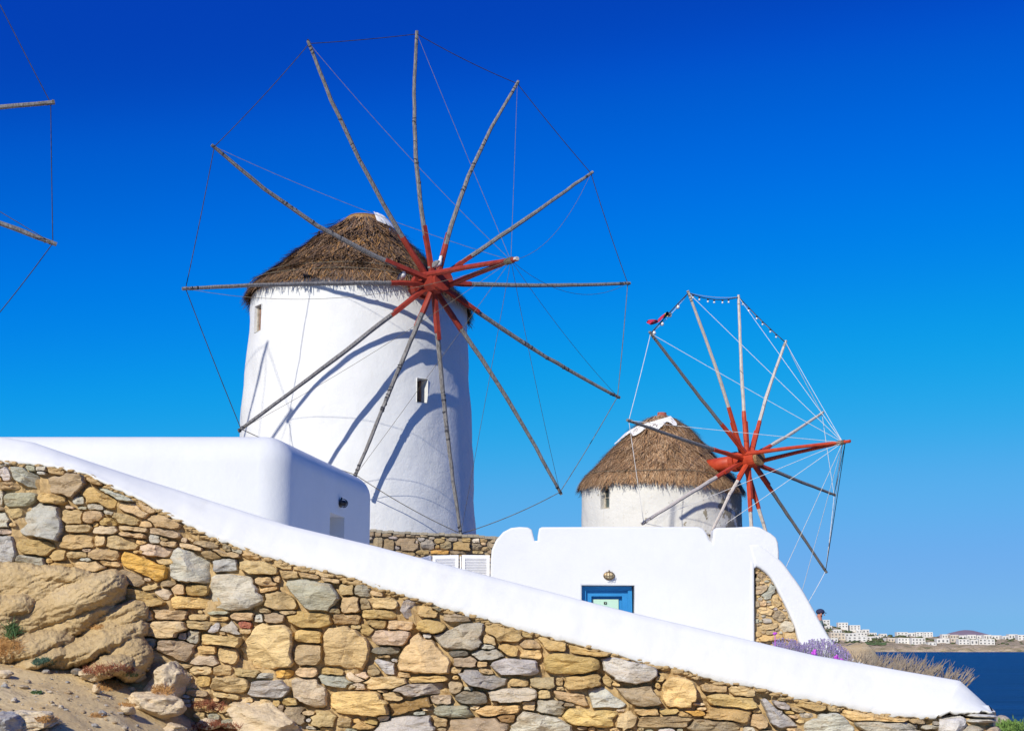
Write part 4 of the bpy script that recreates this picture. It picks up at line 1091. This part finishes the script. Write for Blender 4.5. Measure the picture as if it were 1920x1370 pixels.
        c = pal[min(int(abs(clump) * 3 + rr.random() * len(pal)) % len(pal), len(pal) - 1)] * rr.uniform(.65, 1.3)
        CC += [c] * 6
    me = bpy.data.meshes.new('thatch'); me.from_pydata([tuple(v) for v in V], [], Fc); me.update(); setcol(me, CC)
    tag(link('thatch', me, ro, [M['thatch']]), kind='stuff')
    # battens and binding rope round the thatch
    for s in ((.55, .15) if key != 'B' else (.32,)):
        pts = []
        for i in range(41):
            th = math.pi * (1.05 + .8 * i / 40); r, z = onroof(s + .05 * math.sin(i * .3)); pts.append(rp(r + .13, z + .06, th))
        MB().tube(pts, .012, 5).build('binding_rope', 'rope', ro)
    # top cap
    rt, zt_ = roof[-1]
    if key != 'B':
        V = []
        mb = MB(); 
        for j in range(5):
            zz = zt_ - .02 + j * .045
            mb.tube([rp(rt * (1.12 - .1 * j) * math.cos(a) * 0 + rt * (1.10 - .07 * j), zz, a) for a in [2 * math.pi * q / 28 for q in range(29)]], .035, 6, False)
        mb.build('top_ring', simple('ochre_straw_ring' + key, (.22, .11, .04), (.42, .25, .10), 20, .9, .01, 40), ro)
        V = [rp(rt * .9, zt_ + .16, 2 * math.pi * i / 24) for i in range(24)]; mesh('top_lid', V, [tuple(range(24))], 'thatch_core', ro)
        V = []; Fc = []
        for j in range(6):
            for i in range(19):
                a = R(-62 + 60 * i / 18); u = j / 5
                r = rt * (.62 + .70 * u) + .06; z = zt_ + .27 - .42 * u ** 1.5 + .035 * vn(i * .5, j * .6, 3) + (.05 if j == 5 else 0) * vn(i * .9, 0, 1)
                V.append(rp(r + .05, z, a))
                if i and j: Fc.append((j * 19 + i - 20, j * 19 + i - 19, j * 19 + i, j * 19 + i - 1))
        mesh('cloth_patch', V, Fc, 'cloth', ro, True)
    else:
        mb = MB(); mb.tube([rp(0, zt_ - .1, 0), rp(0, zt_ + .16, 0)], [.20, .17], 12); mb.build('clay_finial', simple('red_clay', (.30, .08, .06), (.42, .14, .10), 10, .8, .005, 20), ro, False)
        V = []; Fc = []
        for j in range(6):
            for i in range(25):
                a = R(-172 + 108 * i / 24); 
                s = LT * (.92 - .27 * (1 - i / 24.) ** 1.1 - .032 * j * (.8 + .3 * math.sin(i * .9))) ; r, z = onroof(s)
                V.append(rp(r + .15 + .02 * vn(i * .6, j, 2), z + .08 + .02 * vn(i, j * .7, 4), a))
                if i and j: Fc.append((j * 25 + i - 26, j * 25 + i - 25, j * 25 + i, j * 25 + i - 1))
        mesh('cloth_patch', V, Fc, 'cloth', ro, True)
    # ---- wheel
    nrm = Vector((math.sin(az) * math.cos(el), -math.cos(az) * math.cos(el), math.sin(el)))
    nh = Vector((math.sin(az), -math.cos(az), 0))
    Cw = at(hub_px[0], hub_px[1], cy + hubdist * nh.y)
    uu = Vector((0, 0, 1)).cross(nrm).normalized(); vv = nrm.cross(uu)
    def basis_box(mb, c, sx, sy, sz):      # sx along uu, sy along nrm, sz along vv
        mb.box(c, (sx, sy, sz), Matrix((uu, nrm, vv)).transposed())
    MB().tube([Cw - nrm * 2.2, Cw - nrm * .45], .25, 16).build('axle', redm, t, True)
    MB().tube([Cw - nrm * .62, Cw - nrm * .42], .36, 16).build('axle_collar', redm, t)
    hb = MB().tube([Cw - nrm * .40, Cw + nrm * .02, Cw + nrm * .46], [.30, .31, .30], 10 if key != 'B' else 20).build('hub', redm, t)
    hub_ends = MB().tube([Cw + nrm * .461, Cw + nrm * .60], [.27, .265], 20).build('hub_end', 'endgrain' if key == 'B' else redm, hb)
    T3 = []
    for q in tips:
        T3.append(hit(q[0], q[1], Cw, nrm) if q else None)
    for i in range(12):
        if T3[i] is None: T3[i] = Cw * 2 - T3[(i + 6) % 12] if T3[(i + 6) % 12] is not None else None
    if any(p is None for p in T3):       # mostly unseen wheel: turn the known tips round the axle
        k0 = [i for i in range(12) if tips[i]][0]
        for i in range(12):
            if tips[i] is None:
                T3[i] = Cw + Matrix.Rotation(-R(30) * (i - k0), 3, nrm) @ (T3[k0] - Cw)
    for i in range(12):
        tip = T3[i]; dirv = (tip - Cw).normalized(); off = nrm * (.12 * ((i % 3) - 1))
        L_ = (tip - Cw).length
        st_ = Cw + dirv * .12 + off
        if mids.get(i):
            md_ = hit(*mids[i], Cw, nrm)
        else: md_ = (Cw + tip) / 2 + vv * rr.gauss(0, .04) + uu * rr.gauss(0, .04)
        ctrl = [st_, (st_ + md_) / 2 + (md_ - (Cw + tip) / 2) * .22, md_, (md_ + tip) / 2 + (md_ - (Cw + tip) / 2) * .25, tip + dirv * .08]
        pts = []
        for a, b in zip(ctrl[:-1], ctrl[1:]):
            for k in range(4): pts.append(a.lerp(b, k / 4) + uu * rr.gauss(0, .005) + vv * rr.gauss(0, .005))
        pts.append(ctrl[-1])
        rad = [Rspoke_w * (1.12 - .42 * k / (len(pts) - 1)) * (1 + rr.gauss(0, .035)) for k in range(len(pts))]
        wmat = wood if not isinstance(wood, dict) else wood.get(i, wood['d'])
        sp = MB().tube(pts, rad, 7).build('spoke', wmat, t, False)
        # red painted root with splint boards
        m_ = 5 + (i * 7 % 3 == 0)
        frac = 3 if key != 'B' else 5
        MB().tube([p + off * .0 for p in pts[:frac]] + [pts[frac - 1].lerp(pts[frac], .4 + .5 * rr.random())], [q_ * 1.09 + .004 for q_ in rad[:frac + 1]], 7).build('painted_root', redm, sp)
        sd_ = dirv.cross(nrm).normalized()
        rot = Matrix((dirv, sd_, nrm)).transposed()
        q = Cw + dirv * (.25 + .20 * L_ * .5) + off + nrm * (Rspoke_w * 1.25) * (1 if i % 2 else -1) + sd_ * .02
        qd = (pts[3] - pts[0]).normalized(); rot = Matrix((qd, qd.cross(nrm).normalized(), nrm)).transposed()
        MB().box(pts[0] + qd * L_ * .10 + nrm * Rspoke_w * 1.15 * (1 if i % 2 else -1), (L_ * .22, Rspoke_w * 1.5, Rspoke_w * .8), rot).build('splint', redm, sp)
        # lashings
        mb = MB()
        for k in ([len(pts) - 2] + ([6, 7, 8, 9, 10] if key == 'A' and i in (0, 1, 2, 5, 7, 8, 11) else [])):
            for e in range(4):
                if k < 12 and rr.random() < .45: continue
                p0 = pts[k].lerp(pts[min(k + 1, len(pts) - 1)], (e + rr.random() * .8) / 4); dd = (pts[k] - pts[k - 1]).normalized()
                dd = (dd + uu * rr.gauss(0, .35) + vv * rr.gauss(0, .35)).normalized()
                mb.tube([p0 + uu * rr.gauss(0, .012) + vv * rr.gauss(0, .012), p0 + dd * rr.uniform(.015, .035)], rad[k] * rr.uniform(.95, 1.14), 7)
        tag(mb.build('lashing', 'rope' if key != 'A' else 'dark_rope', sp), kind='stuff')
    # bowsprit from two struts
    bow = hit(*bowL, Cw, uu)  if False else None
    # closest point of the pixel ray to the axis line
    d = ray(*bowL).normalized(); w0 = -Cw
    b_ = d.dot(nrm); dd_ = d.dot(w0); ee = nrm.dot(w0); tt = (ee - b_ * dd_) / (1 - b_ * b_)
    bow = Cw + nrm * tt
    # shift exactly on the ray
    s_ = bow.dot(d); bow = d * s_
    for sgn, lf in ((-1, .30), (1, -.04)):
        p0 = Cw + uu * (.26 * sgn) + nrm * (-.1) + vv * .18 * (1 if sgn < 0 else -.6)
        MB().tube([p0 - (bow - p0).normalized() * .25, p0.lerp(bow, .5) + Vector((0, 0, .02)), bow + (bow - p0).normalized() * (.18 if sgn < 0 else .0)], [.085, .065, .055], 8).build('bow_strut', redm, t)
    mb = MB(); dv = (bow - Cw).normalized()
    for k in range(6): mb.tube([bow - dv * (.06 + .05 * k), bow - dv * (.03 + .05 * k)], .085 - .003 * (k % 2), 9)
    mb.build('bow_lashing', 'rope', t)
    MB().tube([bow, bow + dv * .20], .05, 8).build('bow_tip', 'pale_wood' if key != 'B' else redm, t)
    # rigging
    def rope(a, b, sag, rad=.011, m='rope', n=14):
        pts = []
        for k in range(n + 1):
            u = k / n; p = a.lerp(b, u); p.z -= sag * 4 * u * (1 - u); pts.append(p)
        MB().tube(pts, rad, 5, False).build('rope', m, t)
    rimm = 'dark_rope' if key != 'B' else 'pale_rope'
    for i in range(12):
        a, b = T3[i], T3[(i + 1) % 12]
        rope(a, b, rr.uniform(.02, .10), .0105 if key == 'A' else .010, rimm if key != 'A' or i in (0, 1, 2, 3, 9, 10, 11) else 'rope')
        sgs = rr.choice([.03, .08, .15]) if key == 'A' else .02
        if key == 'A' and i in (3, 4, 10): sgs = .55
        rope(bow - dv * .1, T3[i], sgs, .0055 if key == 'A' else .008, 'pale_rope' if key == 'B' else 'rope')
    if key == 'B':
        rope(bow, T3[5], .05, .013, 'dark_rope'); rope(bow, T3[4], .02, .010, 'dark_rope')
    return t, T3, Cw, bow, nrm
PALA = [(.15, .085, .048), (.21, .125, .072), (.095, .058, .036), (.26, .17, .10), (.33, .17, .06), (.16, .11, .082)]
PALB = [(.33, .185, .09), (.40, .24, .125), (.24, .135, .07), (.46, .31, .18), (.34, .22, .13)]
# large mill
YA = 41.0; cA = at(671, 700, YA); 
ze = at(671, 566, YA).z
def zA(y): return at(671, y, YA).z
kA = YA / F
roofA = [(3.06, ze - .10), (2.98, ze + .04), (2.72, zA(551)), (2.38, zA(530)), (1.74, zA(487)), (1.20, zA(453)), (.78, zA(429)), (.60, zA(420))]
tipsA = [(580,82),(782,64),(970,157),(1108,325),(1177,531),(1158,743),(1050,922),(864,1000),(667,890),(452,804),(348,541),(402,275)]
midsA = {0: (674, 300), 1: (779, 290), 2: (878, 330), 11: (596, 424), 3: (972, 420), 5: (1004, 657), 6: (950, 745), 7: (836, 790), 8: (742, 705), 9: (625, 675)}
mA, TA, CA, bowA, nA = mill('A', cA.x, cA.y, zA(1040) - 1.0, ze, 3.43, 3.0, roofA, 'tower', (R(-2), R(3.0)), 26000, PALA,
    'large white thatched windmill with twelve bare poles standing behind the left house', (812, 531), R(31), R(-4), 3.85, tipsA, midsA, 'wood', 'red', (962, 487), .062,
    [(485, 597, 17, 52, 'shutter'), (791, 732, 20, 46, 'open')], fringe=.17, seed=3)
# second mill
YB = 56.0
def zB(y): return at(1239, y, YB).z
zeB = zB(908)
roofB = [(2.98, zeB - .16), (2.90, zeB), (2.50, zB(887)), (1.82, zB(848)), (1.08, zB(810)), (.52, zB(788)), (.2, zB(781))]
tipsB = [(1291,549),(1385,557),(1473,642),(1541,774),(1564,927),(1548,1070),(1485,1175),None,(1333,1000),(1207,980),(1179,788),(1220,625)]
midsB = {}
cB = at(1239, 900, YB)
mB, TB, CB, bowB, nB = mill('B', cB.x, cB.y, -.6, zeB, 3.10, 2.96, roofB, 'old', (R(-1), R(2)), 22000, PALB,
    'smaller weathered windmill with brighter red hub and flaking tower behind the blue-door house', (1401, 862), R(43), R(2.5), 4.1, tipsB, midsB,
    {'d': 'pale_wood', 10: 'grey_wood', 11: 'grey_wood', 4: 'grey_wood', 5: 'grey_wood', 3: 'pale_wood'}, 'red2', (1585, 828), .070,
    [(1135, 932, 15, 42, 'glass')], fringe=.42, seed=8)
# third mill, mostly outside the frame at the left
YC = 31.5; cC = at(-640, 500, YC)
zeC = at(-640, 330, YC).z
roofC = [(3.3, zeC - .22), (3.15, zeC + .05), (2.75, zeC + .75), (2.3, zeC + 1.2), (1.8, zeC + 1.6), (1.3, zeC + 1.9), (.85, zeC + 2.1), (.62, zeC + 2.2)]
tipsC = [None] * 12; tipsC[3] = (95, 193); tipsC[4] = (99, 456)
mC, TC, CC_, bowC, nC = mill('C', cC.x, cC.y, -1, zeC, 3.33, 3.0, roofC, 'tower', (0, 0), 6000, PALA,
    'windmill almost wholly outside the frame, only two grey pole tips showing top left', (-505, 250), R(24), R(0), 4.1, tipsC, {}, 'wood', 'red', (-260, 230), .07, [], fringe=.3, seed=5)

# ------------------------------------------------------------------ string of bulbs and flag on the small mill
def sag_pts(a, b, sag, n): 
    out = []
    for k in range(n + 1):
        u = k / n; p = a.lerp(b, u); p.z -= sag * 4 * u * (1 - u); out.append(p)
    return out
M['bulb'] = simple('clear_bulb_glass', (.70, .72, .72), (.85, .86, .86), 10, .15, 0, spec=.6)
def bulbs(a, b, sag, n, label, rr_=.038):
    t = thing('light_string', a, label, 'light string', 'bulb strings on the small windmill')
    pts = sag_pts(a, b, sag, 24); MB().tube(pts, .018, 5).build('cable', 'dark_rope', t)
    for k in range(n):
        p = pts[2 + int(k * 21 / n)]
        s = MB().tube([p, p - Vector((0, 0, .07))], .03, 8).build('socket', 'darkmetal', t)
        MB().ball(p - Vector((0, 0, .11)), rr_, 10, 7).build('bulb', 'bulb', s, True)
bulbs(TB[0], TB[1], .16, 6, 'string of clear bulbs sagging between the two topmost poles of the small windmill')
bulbs(TB[1], TB[2], .05, 6, 'dark bulb cable running down right of the topmost poles of the small windmill')
bulbs(TB[11], TB[0], -.02, 4, 'string of bulbs above the tattered flag on the small windmill', .07)
fa = TB[11].lerp(TB[0], .80)
V = []; Fc = []; nfx, nfy = 26, 5
pend = hit(1215, 608, CB, nB); pst = hit(1257, 588, CB, nB)
for i in range(nfx + 1):
    u = i / nfx; p = pst.lerp(pend, u)
    for j in range(nfy + 1):
        q = p + Vector((-.02, 0, 1)).normalized() * (.17 * (j / nfy - .5) * (.75 + .35 * math.sin(u * 9))) + nB * .07 * math.sin(u * 14 + j * .9) + Vector((0, 0, .05 * math.sin(u * 8)))
        V.append(q)
        if i and j: Fc.append(((i - 1) * (nfy + 1) + j - 1, i * (nfy + 1) + j - 1, i * (nfy + 1) + j, (i - 1) * (nfy + 1) + j))
me = bpy.data.meshes.new('flag'); me.from_pydata([tuple(v) for v in V], [], Fc); me.update()
for nm_, c_ in (('flag_black', (.02, .02, .02)), ('flag_yellow', (.55, .42, .04)), ('flag_red', (.42, .02, .05)), ('flag_pale', (.7, .6, .62))):
    me.materials.append(simple(nm_, c_, tuple(x * 1.15 for x in c_), 8, .7, 0))
for p in me.polygons:
    i = p.index // nfy; j = p.index % nfy
    p.material_index = 0 if i < 4 else 1 if i < 8 else (3 if (j == 2 and 13 < i < 21) else 2)
fl = link('flag', me); tag(fl, 'tattered red, yellow and black flag streaming from the rope of the small windmill', 'flag')

# ------------------------------------------------------------------ birds
def bird(foot, face, s, label, body, wing, head):
    t = thing('bird', foot, label, 'bird', 'birds resting on the large windmill')
    f = Vector(face).normalized(); sd_ = Vector((0, 0, 1)).cross(f); z = Vector((0, 0, 1))
    rot = Matrix((f, sd_, z)).transposed() @ Matrix.Rotation(R(-28), 3, 'Y')
    foot = Vector(foot)
    c = foot + z * s * .62
    bm_ = MB()
    prof = [(-1.25, .03), (-.9, .10), (-.5, .27), (0, .38), (.4, .36), (.72, .22), (.92, .17), (1.08, .19), (1.22, .15), (1.32, .03)]
    pts = []; rad = []
    for x, r in prof:
        q = Vector((x * s * .8, 0, 0)); 
        if x > .5: q.z += (x - .5) * s * .75; q.x -= (x - .5) * s * .2
        pts.append(c + rot @ q); rad.append(r * s)
    bm_.tube(pts, rad, 12).build('body', body, t, True)
    for sg in (-1, 1):
        MB().ball(c + rot @ Vector((-.28 * s, sg * .33 * s, .06 * s)), s * .8, 10, 6, (1, .12, .38), rot).build('wing', wing, t, True)
    MB().tube([pts[-1], pts[-1] + f * s * .28 - z * s * .05], [.05 * s, .01 * s], 6).build('beak', 'rope', t)
    for sg in (-1, 1): MB().tube([foot + sd_ * sg * s * .12, c + sd_ * sg * s * .12 - z * s * .2], .03 * s, 5).build('leg', 'redweed', t)
M['bird_white'] = simple('white_feathers', (.62, .60, .57), (.78, .77, .74), 20, .8, 0)
M['bird_grey'] = simple('grey_feathers', (.12, .12, .12), (.24, .23, .22), 20, .8, 0)
M['bird_dark'] = simple('dark_feathers', (.015, .015, .018), (.04, .04, .05), 20, .9, 0, spec=.05)
fp = at(818, 508, CA.y - .1)
bird(CA + Vector((.10, -.1, .33)), (.9, -.3, 0), .24, 'white pigeon perched on top of the red hub of the large windmill', 'bird_white', 'bird_grey', 0)
b2 = hit(755, 526, CA - nA * 0, nA)
bird(b2 + Vector((0, 0, .02)), (.5, -.8, 0), .19, 'pale grey pigeon sitting on the level left pole close to the red hub', 'bird_white', 'bird_grey', 0)
b3 = at(592, 455, YA - .75)
bird(b3, (.9, -.2, .2), .20, 'dark pigeon silhouetted on the left slope of the large thatched roof', 'bird_dark', 'bird_dark', 0)

# ------------------------------------------------------------------ lavender, dry bush, corner plants
M['lav_stem'] = simple('lavender_stem', (.16, .17, .12), (.30, .30, .24), 20, .8, 0)
M['lav_flower'] = simple('lavender_flower', (.22, .15, .34), (.40, .31, .52), 30, .8, 0)
M['magenta'] = simple('magenta_flower', (.45, .06, .50), (.58, .12, .60), 30, .7, 0)
def lavender(x0, x1, n, Y0_, Y1_, lab, hmax):
    t = thing('lavender', at((x0 + x1) / 2, 1260, (Y0_ + Y1_) / 2), lab, 'lavender', 'lavender behind the parapet')
    ms, mf = MB(), MB()
    for i in range(n):
        px = x0 + (x1 - x0) * random.random(); Y = random.uniform(Y0_, Y1_)
        ridge = interp(px, RID)
        e = math.sin(math.pi * min(max((px - x0) / (x1 - x0), .02), .98)) ** .45
        py = ridge + 8 - (8 + hmax * e) * (1 - random.random() ** 1.8 * .9)
        top = at(px, py, Y); L_ = random.uniform(.35, .5)
        lean = Vector((random.gauss(.04, .13), random.gauss(0, .1), 1)).normalized()
        base = top - lean * L_
        mid = base.lerp(top, .55) + Vector((random.gauss(0, .012), 0, 0))
        ms.tube([base, mid, top], [.0028, .0022, .0016], 3, False)
        nb_ = random.randint(4, 8)
        for k in range(nb_):
            q = top - lean * (k * .016) 
            mf.ball(q + Vector((random.gauss(0, .004), random.gauss(0, .004), 0)), random.uniform(.004, .0072), 5, 3)
        if random.random() < .5:
            for k in range(3):
                q = base.lerp(top, random.uniform(.2, .6)); blade(ms, q, (random.gauss(0, .5), random.gauss(0, .4), 1), .06, .004, .3)
    a = ms.build('stems', 'lav_stem', t); b = mf.build('flowers', 'lav_flower', t)
    return t
l1 = lavender(1450, 1515, 170, 13.5, 15, 'left half of the purple lavender growing against the rubble triangle', 20)
l2 = lavender(1500, 1598, 290, 13, 15, 'right fuller half of the purple lavender in front of the white stair wall', 34)
for (px, py, s, lb) in ((1528, 1224, .045, 'magenta blossom cluster low in the middle of the lavender'), (1568, 1232, .035, 'small magenta blossom near the right end of the lavender'), (1577, 1238, .035, 'magenta blossom resting on the parapet right of the lavender'), (1453, 1187, .03, 'tiny magenta blossom high against the rubble stones')):
    c = at(px, py, 12.7 if px > 1500 else 13.3); mb = MB()
    for k in range(16):
        d = Vector((random.gauss(0, 1), random.gauss(0, 1), random.gauss(0, 1))).normalized()
        mb.ball(c + d * s * .5 * random.random(), s * .30, 6, 4)
    mb.tube([c, c + Vector((0, .02, -.3))], .004, 4)
    tag(mb.build('magenta_flower', 'magenta', None, True), lb, 'flower', 'magenta blossoms among the lavender')
M['twig'] = simple('dry_twig', (.20, .15, .10), (.36, .29, .21), 20, .9, 0)
def drybush(x0, x1, n, Y0_, Y1_, lab, hts):
    mb = MB()
    for i in range(n):
        px = x0 + (x1 - x0) * random.random(); Y = random.uniform(Y0_, Y1_)
        rid = interp(px, RID)
        base = at(px - 6, rid + 30, Y)
        H = interp(px, hts)
        tippx = px + random.uniform(-10, 40); tip = at(tippx, rid + 3 - (H + 3) * random.uniform(.3, 1), Y)
        mid = base.lerp(tip, .55) + Vector((-.015, 0, -.01))
        mb.tube([base, mid, tip], [.0036, .0030, .0020], 4, False)
        for k in range(3):
            a = base.lerp(tip, random.uniform(.45, .8)); d = (tip - base).normalized() * .5 + Vector((random.gauss(.3, .5), random.gauss(0, .3), .6))
            mb.tube([a, a + d.normalized() * random.uniform(.03, .12)], [.0024, .0014], 3, False)
    return tag(mb.build('dry_bush', 'twig'), lab, 'bush', 'dry twiggy bushes behind the parapet')
HT = [(1590, 12), (1640, 26), (1680, 28), (1740, 24), (1790, 26), (1812, 10)]
drybush(1592, 1712, 105, 11.2, 12.6, 'brown tangle of dry twigs beside the foot of the white stair wall', HT)
drybush(1705, 1806, 66, 11.0, 12.2, 'leafless dry twigs fanning out at the right end of the parapet', HT)
M['brightgreen'] = simple('bright_green_leaves', (.08, .16, .03), (.18, .28, .06), 20, .7, 0)
px_rock(1880, 1352, 24, 24, 0, 13.5, .12, 91, name='boulder', m='stone', cols=(.45, .38, .30))
bpy.context.scene.collection.objects['boulder.%03d' % 0] if False else None
last = [o for o in C.objects if o.name.startswith('boulder')][-1]
cn = [o for o in C.objects if o.name.startswith('boulder') and 'label' not in o.keys()]
for o in cn: tag(o, 'tan rock behind the right end of the wall', 'boulder', 'rocks by the sea corner')
o = px_rock(1905, 1364, 30, 22, 0, 13.6, .12, 92, name='boulder', m='stone', cols=(.42, .36, .30)); tag(o, 'pale rock at the right frame edge above the sea', 'boulder', 'rocks by the sea corner')
o = px_rock(1890, 1400, 140, 60, 0, 13.7, .3, 93, name='boulder', m='stone', cols=(.36, .30, .22)); tag(o, 'broad brown rock under the green leaves at the bottom right corner', 'boulder', 'rocks by the sea corner')
mb = MB()
for i in range(900):
    px = random.gauss(1893, 11); c = at(px, 1372 - abs(random.gauss(0, 7)), 13.2 + random.random() * .3)
    blade(mb, c, (random.gauss(0, .5), random.gauss(0, .5), 1), random.uniform(.03, .07), .005)
tag(mb.build('green_plant', 'brightgreen'), 'bright green leafy plant in the bottom right corner by the sea', 'plant')

# ------------------------------------------------------------------ person beyond the stair wall
M['skin'] = simple('sunburnt_skin', (.42, .17, .11), (.50, .22, .15), 30, .6, 0)
M['navy'] = simple('navy_cap', (.02, .025, .06), (.035, .04, .09), 30, .8, 0)
M['shirt'] = simple('grey_green_shirt', (.10, .16, .15), (.14, .20, .19), 30, .9, 0)
M['trouser'] = simple('dark_trousers', (.04, .04, .05), (.07, .07, .08), 30, .9, 0)
pc = at(1536, 1150, 40.0)
hd = pc
base_z = hd.z - 1.64
pr = thing('person', (hd.x, hd.y, base_z), 'person in a dark navy cap turned right, head just showing above the stair wall', 'person')
me = bpy.data.meshes.new('body')
sk = [((0,0,.95),.16,-1),((0,.0,1.15),.15,0),((0,.02,1.36),.17,1),((0,0,1.48),.08,2),((0,0,1.54),.06,3),((.03,0,1.66),.095,4),
      ((0,-.10,.90),.10,0),((.04,-.11,.50),.065,6),((0,-.11,.09),.045,7),((.14,-.12,.03),.035,8),
      ((0,.10,.90),.10,0),((.0,.11,.50),.065,10),((-.04,.11,.09),.045,11),((.10,.12,.03),.035,12),
      ((0,-.19,1.38),.07,2),((-.03,-.25,1.12),.045,14),((.10,-.24,.90),.035,15),((.16,-.23,.84),.035,16),
      ((0,.19,1.38),.07,2),((-.03,.25,1.12),.045,18),((.08,.24,.90),.035,19),((.14,.23,.84),.035,20)]
me.from_pydata([s[0] for s in sk], [(i, s[2]) for i, s in enumerate(sk) if s[2] >= 0], [])
bo = bpy.data.objects.new('body', me); C.objects.link(bo)
bo.modifiers.new('s', 'SKIN'); 
for i, s in enumerate(sk):
    me.skin_vertices[0].data[i].radius = (s[1], s[1] * (1.0 if i not in (1, 2) else 1.0)); me.skin_vertices[0].data[i].use_root = (i == 0)
sb = bo.modifiers.new('u', 'SUBSURF'); sb.levels = 2; sb.render_levels = 2
bpy.context.view_layer.update()
bme = bake(bo); bpy.data.objects.remove(bo); bme.name = 'body'
bme.materials.clear()
for m_ in ('skin', 'shirt', 'trouser'): bme.materials.append(M[m_])
for p in bme.polygons:
    z = p.center.z; p.material_index = 2 if z < .95 else 1 if z < 1.47 and not (z < 1.15 and abs(p.center.y) > .2) else 0
    p.use_smooth = True
bme.transform(Matrix.Translation((hd.x, hd.y, base_z)))
link('body', bme, pr)
O = Vector((hd.x + .03, hd.y, base_z + 1.64))
mb = MB(); mb.ball(O + Vector((0, 0, .05)), .112, 16, 10, (1.05, .95, .72)); mb.add([O + Vector((.08, -.07, .03)), O + Vector((.08, .07, .03)), O + Vector((.155, .05, .01)), O + Vector((.155, -.05, .01)), O + Vector((.08, -.07, .045)), O + Vector((.08, .07, .045)), O + Vector((.155, .05, .022)), O + Vector((.155, -.05, .022))], [(0, 1, 2, 3), (7, 6, 5, 4), (2, 3, 7, 6)])
mb.build('cap', 'navy', pr, True)
MB().ball(O + Vector((.105, 0, -.03)), .02, 6, 4).build('nose', 'skin', pr, True)
for s in (-1, 1): MB().ball(O + Vector((.0, s * .095, -.02)), .026, 8, 5, (1, .4, 1.3)).build('ear', 'skin', pr, True)
